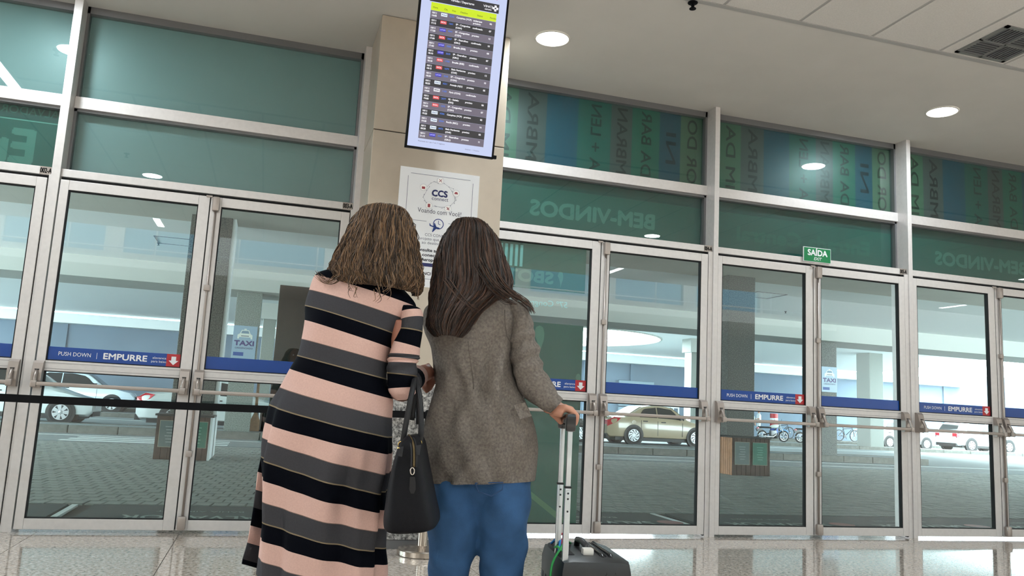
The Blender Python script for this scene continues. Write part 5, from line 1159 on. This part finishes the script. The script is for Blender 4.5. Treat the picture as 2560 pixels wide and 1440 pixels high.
# ---------------------------------------------------------------- suitcase
mat('case_black', (.016, .016, .017), .38, bump=.05, bscale=300); mat('case_gloss', (.012, .012, .013), .18); mat('rod_alu', srgb(196, 202, 206), .25, .8)
SC = Vector((1.056, -3.875, 0)); MSC = Matrix(((E1.x, -WX.x, 0, SC.x), (E1.y, -WX.y, 0, SC.y), (0, 0, 1, 0), (0, 0, 0, 1)))   # local x thickness, y width (away), z up
su = thing('suitcase', SC, 'black hard-shell cabin suitcase with its silver pull rods raised', 'suitcase')
T2, W2_, Z0_, Z1_ = .117, .185, .055, .562
def rshell(x0, x1, mat_, name):
    MB().cbox(x0, x1, -W2_, W2_, Z0_, Z1_, .045 if x1-x0 > .1 else .004, None, MSC).build(name, mat_, su, True, 35)
MB().cbox(-T2, T2, -W2_, W2_, Z0_, Z1_, .042, None, MSC).build('shell', MAT['case_black'], su, True, 40)
def band(x, w_, name, m_, g=.003):
    ins = .045; pr_2 = [(-W2_-g, Z0_+ins), (-W2_-g, Z1_-ins-.02), (-W2_+.016, Z1_-.018), (-W2_+ins+.02, Z1_+g), (W2_-ins-.02, Z1_+g), (W2_-.016, Z1_-.018), (W2_+g, Z1_-ins-.02), (W2_+g, Z0_+ins), (W2_-ins, Z0_-g), (-W2_+ins, Z0_-g)]
    MB().tube([MSC @ Vector((x, a, c)) for a, c in pr_2+pr_2[:2]], w_, 8, cap=False).build(name, m_, su, True)
band(.028, .007, 'zip_seam', MAT['case_gloss']); band(.056, .007, 'zip_seam', MAT['case_gloss']); band(.042, .004, 'zip_teeth', MAT['rubber'], .0015)
for k in range(5):
    yk = -W2_+.07+k*.058; MB().cbox(-T2-.004, -T2+.01, yk-.012, yk+.012, Z0_+.06, Z1_-.09, .004, None, MSC).build('rib', MAT['case_black'], su, True, 40)
    MB().cbox(T2-.01, T2+.004, yk-.012, yk+.012, Z0_+.06, Z1_-.07, .004, None, MSC).build('rib', MAT['case_black'], su, True, 40)
MB().cbox(-T2+.012, -T2+.062, -.115, .115, Z1_-.022, Z1_+.004, .010, None, MSC).build('handle_recess', MAT['rubber'], su, True, 40)
hy = .062
lb_ = MSC.inverted() @ BARC
for s in (-1, 1):
    p0 = MSC @ Vector((lb_.x, lb_.y+s*hy, Z1_-.06)); p1 = MSC @ Vector((lb_.x, lb_.y+s*hy, .80)); p2 = MSC @ Vector((lb_.x, lb_.y+s*hy, .975))
    rd_ = MB().cbox(lb_.x-.0095, lb_.x+.0095, lb_.y+s*hy-.0075, lb_.y+s*hy+.0075, Z1_-.06, .775, .003, None, MSC).build('pull_rod', MAT['rod_alu'], su, True, 40)
    MB().cbox(lb_.x-.0078, lb_.x+.0078, lb_.y+s*hy-.006, lb_.y+s*hy+.006, .775, .975, .0025, None, MSC).build('inner_rod', MAT['rod_alu'], rd_, True, 40)
    MB().cbox(lb_.x-.0105, lb_.x+.0105, lb_.y+s*hy-.0085, lb_.y+s*hy+.0085, .770, .776, .001, None, MSC).build('rod_collar', MAT['rubber'], rd_)
    for z in (.755, .738, .70): MB().lathe([(.003, 0), (.003, .0015)], 8, MSC @ Matrix.Translation((lb_.x, lb_.y+s*hy-.0082, z)) @ Matrix.Rotation(R(90), 4, 'X')).build('rod_hole', MAT['rubber'], rd_)
gp = MB().cbox(lb_.x-.014, lb_.x+.014, lb_.y-hy-.016, lb_.y+hy+.016, .968, 1.0, .012, None, MSC); gp.cbox(lb_.x-.016, lb_.x+.016, lb_.y-hy-.018, lb_.y-hy+.014, .945, 1.002, .010, None, MSC); gp.cbox(lb_.x-.016, lb_.x+.016, lb_.y+hy-.014, lb_.y+hy+.018, .950, 1.0, .010, None, MSC)
gp.build('grip', MAT['case_gloss'], su, True, 40)
ch_ = MB().tube([MSC @ Vector(p) for p in ((-.012, .075, Z1_), (-.012, .065, Z1_+.022), (-.012, 0, Z1_+.028), (-.012, -.065, Z1_+.022), (-.012, -.075, Z1_))], .010, 10).build('carry_handle', MAT['case_black'], su, True)
MB().cbox(-.030, .006, -.105, -.072, Z1_-.002, Z1_+.020, .006, None, MSC).build('handle_clip', MAT['lamp_rim'], su, True, 40)
for sx in (-1, 1):
    for sy in (-1, 1):
        wq = MB().lathe([(.008, -.012), (.024, -.011), (.025, 0), (.024, .011), (.008, .012)], 18, MSC @ Matrix.Translation((sx*.085, sy*.14, .025)) @ Matrix.Rotation(R(90), 4, 'X')).build('wheel', MAT['rubber'], su, True, 40)
        MB().cbox(sx*.085-.02, sx*.085+.02, sy*.14-.018, sy*.14+.018, .034, .07, .006, None, MSC).build('wheel_fork', MAT['case_black'], wq, True, 40)
for cc, P in (((30, 120, 190), [(-.10, .07, Z1_+.006), (-.085, .02, Z1_+.035), (-.09, -.03, Z1_+.03), (-.10, -.06, Z1_+.004)]), ((170, 30, 50), [(-.09, .10, Z1_+.004), (-.07, .05, Z1_+.04), (-.075, .0, Z1_+.03), (-.10, -.03, Z1_+.004)]), ((40, 140, 70), [(-.03, .09, Z1_+.004), (-.06, .02, Z1_+.02), (-.10, -.08, Z1_+.010), (-.128, -.11, Z1_-.03), (-.137, -.13, Z1_-.09)]), ((60, 170, 90), [(-.105, -.02, Z1_+.008), (-.10, -.05, Z1_+.014), (-.095, -.08, Z1_+.008)])):
    m_ = mat('ribbon_%d_%d' % (cc[0], cc[1]), srgb(*cc), .7); P = [MSC @ Vector(p) for p in P]
    pts = [cr(P[max(0, i-1)], P[i], P[i+1], P[min(len(P)-1, i+2)], f/6) for i in range(len(P)-1) for f in range(6)]+[P[-1]]
    MB().tube(pts, .0042, 5).build('ribbon', m_, su, True)

# ---------------------------------------------------------------- barrier posts and belt
def stanchion(x, y, lb):
    s = thing('barrier_post', (x, y, 0), lb, 'barrier post', 'belt barrier posts')
    MB().lathe([(.160, 0), (.165, .004), (.165, .008), (.168, .008), (.168, .036), (.160, .044), (.04, .058), (.033, .062)], 48, Matrix.Translation((x, y, 0))).build('base', MAT['steel'], s, True, 30)
    MB().lathe([(.034, .05), (.034, .86)], 28, Matrix.Translation((x, y, 0))).build('pole', MAT['steel'], s, True, 40)
    MB().lathe([(.038, .86), (.038, .96), (.03, .97)], 28, Matrix.Translation((x, y, 0))).build('belt_head', MAT['black'], s, True, 40)
pS = wy(1056, 1350, -.82)
stanchion(pS.x, -.82, 'polished steel barrier post standing behind the handbag, in front of the pillar'); stanchion(-2.75, -.70, 'steel barrier post left of the picture holding the other end of the belt')
zl, zr_ = wy(0, 993, -.72).z, wy(690, 1021, -.78).z
bt = thing('barrier_belt', (-.8, -.75, .9), 'black retractable barrier belt stretched across the left doors', 'belt'); pts = [Vector((lerp(-2.72, pS.x-.02, k/20), lerp(-.70, -.82, k/20), lerp(zl, zr_, k/20)-.012*math.sin(math.pi*k/20)+.004)) for k in range(21)]
MB().grid([[p+Vector((0, -.0015, -.024)), p+Vector((0, -.0015, .024)), p+Vector((0, .0015, .024)), p+Vector((0, .0015, -.024))] for p in pts]).build('strap', MAT['black'], bt)

# ---------------------------------------------------------------- two people far off by the motorcycles
mat('cloth_attr', (1, 1, 1), .85, attr=True)
def far_person(x, y, z0, rz, h, top_, leg_, lb, arm):
    p = thing('person', (x, y, z0), lb, 'person', 'people far off by the wall'); M_ = Matrix.Translation((x, y, z0)) @ Matrix.Rotation(rz, 4, 'Z') @ Matrix.Scale(h/1.7, 4); b = MB(); V = lambda *a: M_ @ Vector(a)
    ellipsoid(b, V(0, 0, 1.58), .075, .09, .115); b.tube([V(0, 0, 1.5), V(0, 0, 1.40), V(0, 0, 1.3)], 0, 10, rs=[.05, .055, .09]); b.tube([V(-.17, 0, 1.37), V(0, 0, 1.38), V(.17, 0, 1.37)], 0, 10, rs=[.06, .08, .06])
    b.tube([V(0, 0, 1.34), V(0, 0, 1.15), V(0, 0, .95), V(0, 0, .86)], 0, 12, rs=[.13, .13, .14, .14])
    for s in (-1, 1):
        b.tube([V(s*.08, 0, .88), V(s*.09, .02, .48), V(s*.09, 0, .07)], 0, 10, rs=[.10, .065, .05]); b.tube([V(s*.09, 0, .05), V(s*.09, .16, .035)], 0, 8, rs=[.045, .035])
        if arm: b.tube([V(s*.18, 0, 1.36), V(s*.22, .05, 1.10), V(s*.10, .28, 1.12)], 0, 8, rs=[.055, .045, .035]); b.tube([V(s*.10, .28, 1.12), V(s*.06, .34, 1.14)], 0, 8, rs=[.035, .03])
        else: b.tube([V(s*.18, 0, 1.36), V(s*.24, .0, 1.08), V(s*.24, .08, .84)], 0, 8, rs=[.055, .045, .035])
    Mi = M_.inverted()
    def cf(co):
        q = Mi @ co; return srgb(184, 140, 116) if q.z > 1.44 or (abs(q.x) > .2 and q.z < 1.16) or q.y > .2 and q.z > .3 else (srgb(*top_) if q.z > .90 else (srgb(*leg_) if q.z > .1 else srgb(30, 30, 30)))
    o = remeshed(b, .018, 'body', MAT['cloth_attr'], p, 2, cf)
    hh = MB(); ellipsoid(hh, V(0, -.02, 1.62), .085, .10, .10); hh.build('hair', MAT['black'], p, True)
far_person(25.75, 33.2, 0, R(-70), 1.62, (190, 205, 208), (70, 84, 92), 'distant person in a pale shirt and dark trousers standing by the column', False)
far_person(26.9, 34.2, .14, R(70), 1.60, (232, 236, 238), (222, 228, 232), 'distant person in white clothes looking down at their hands', True)
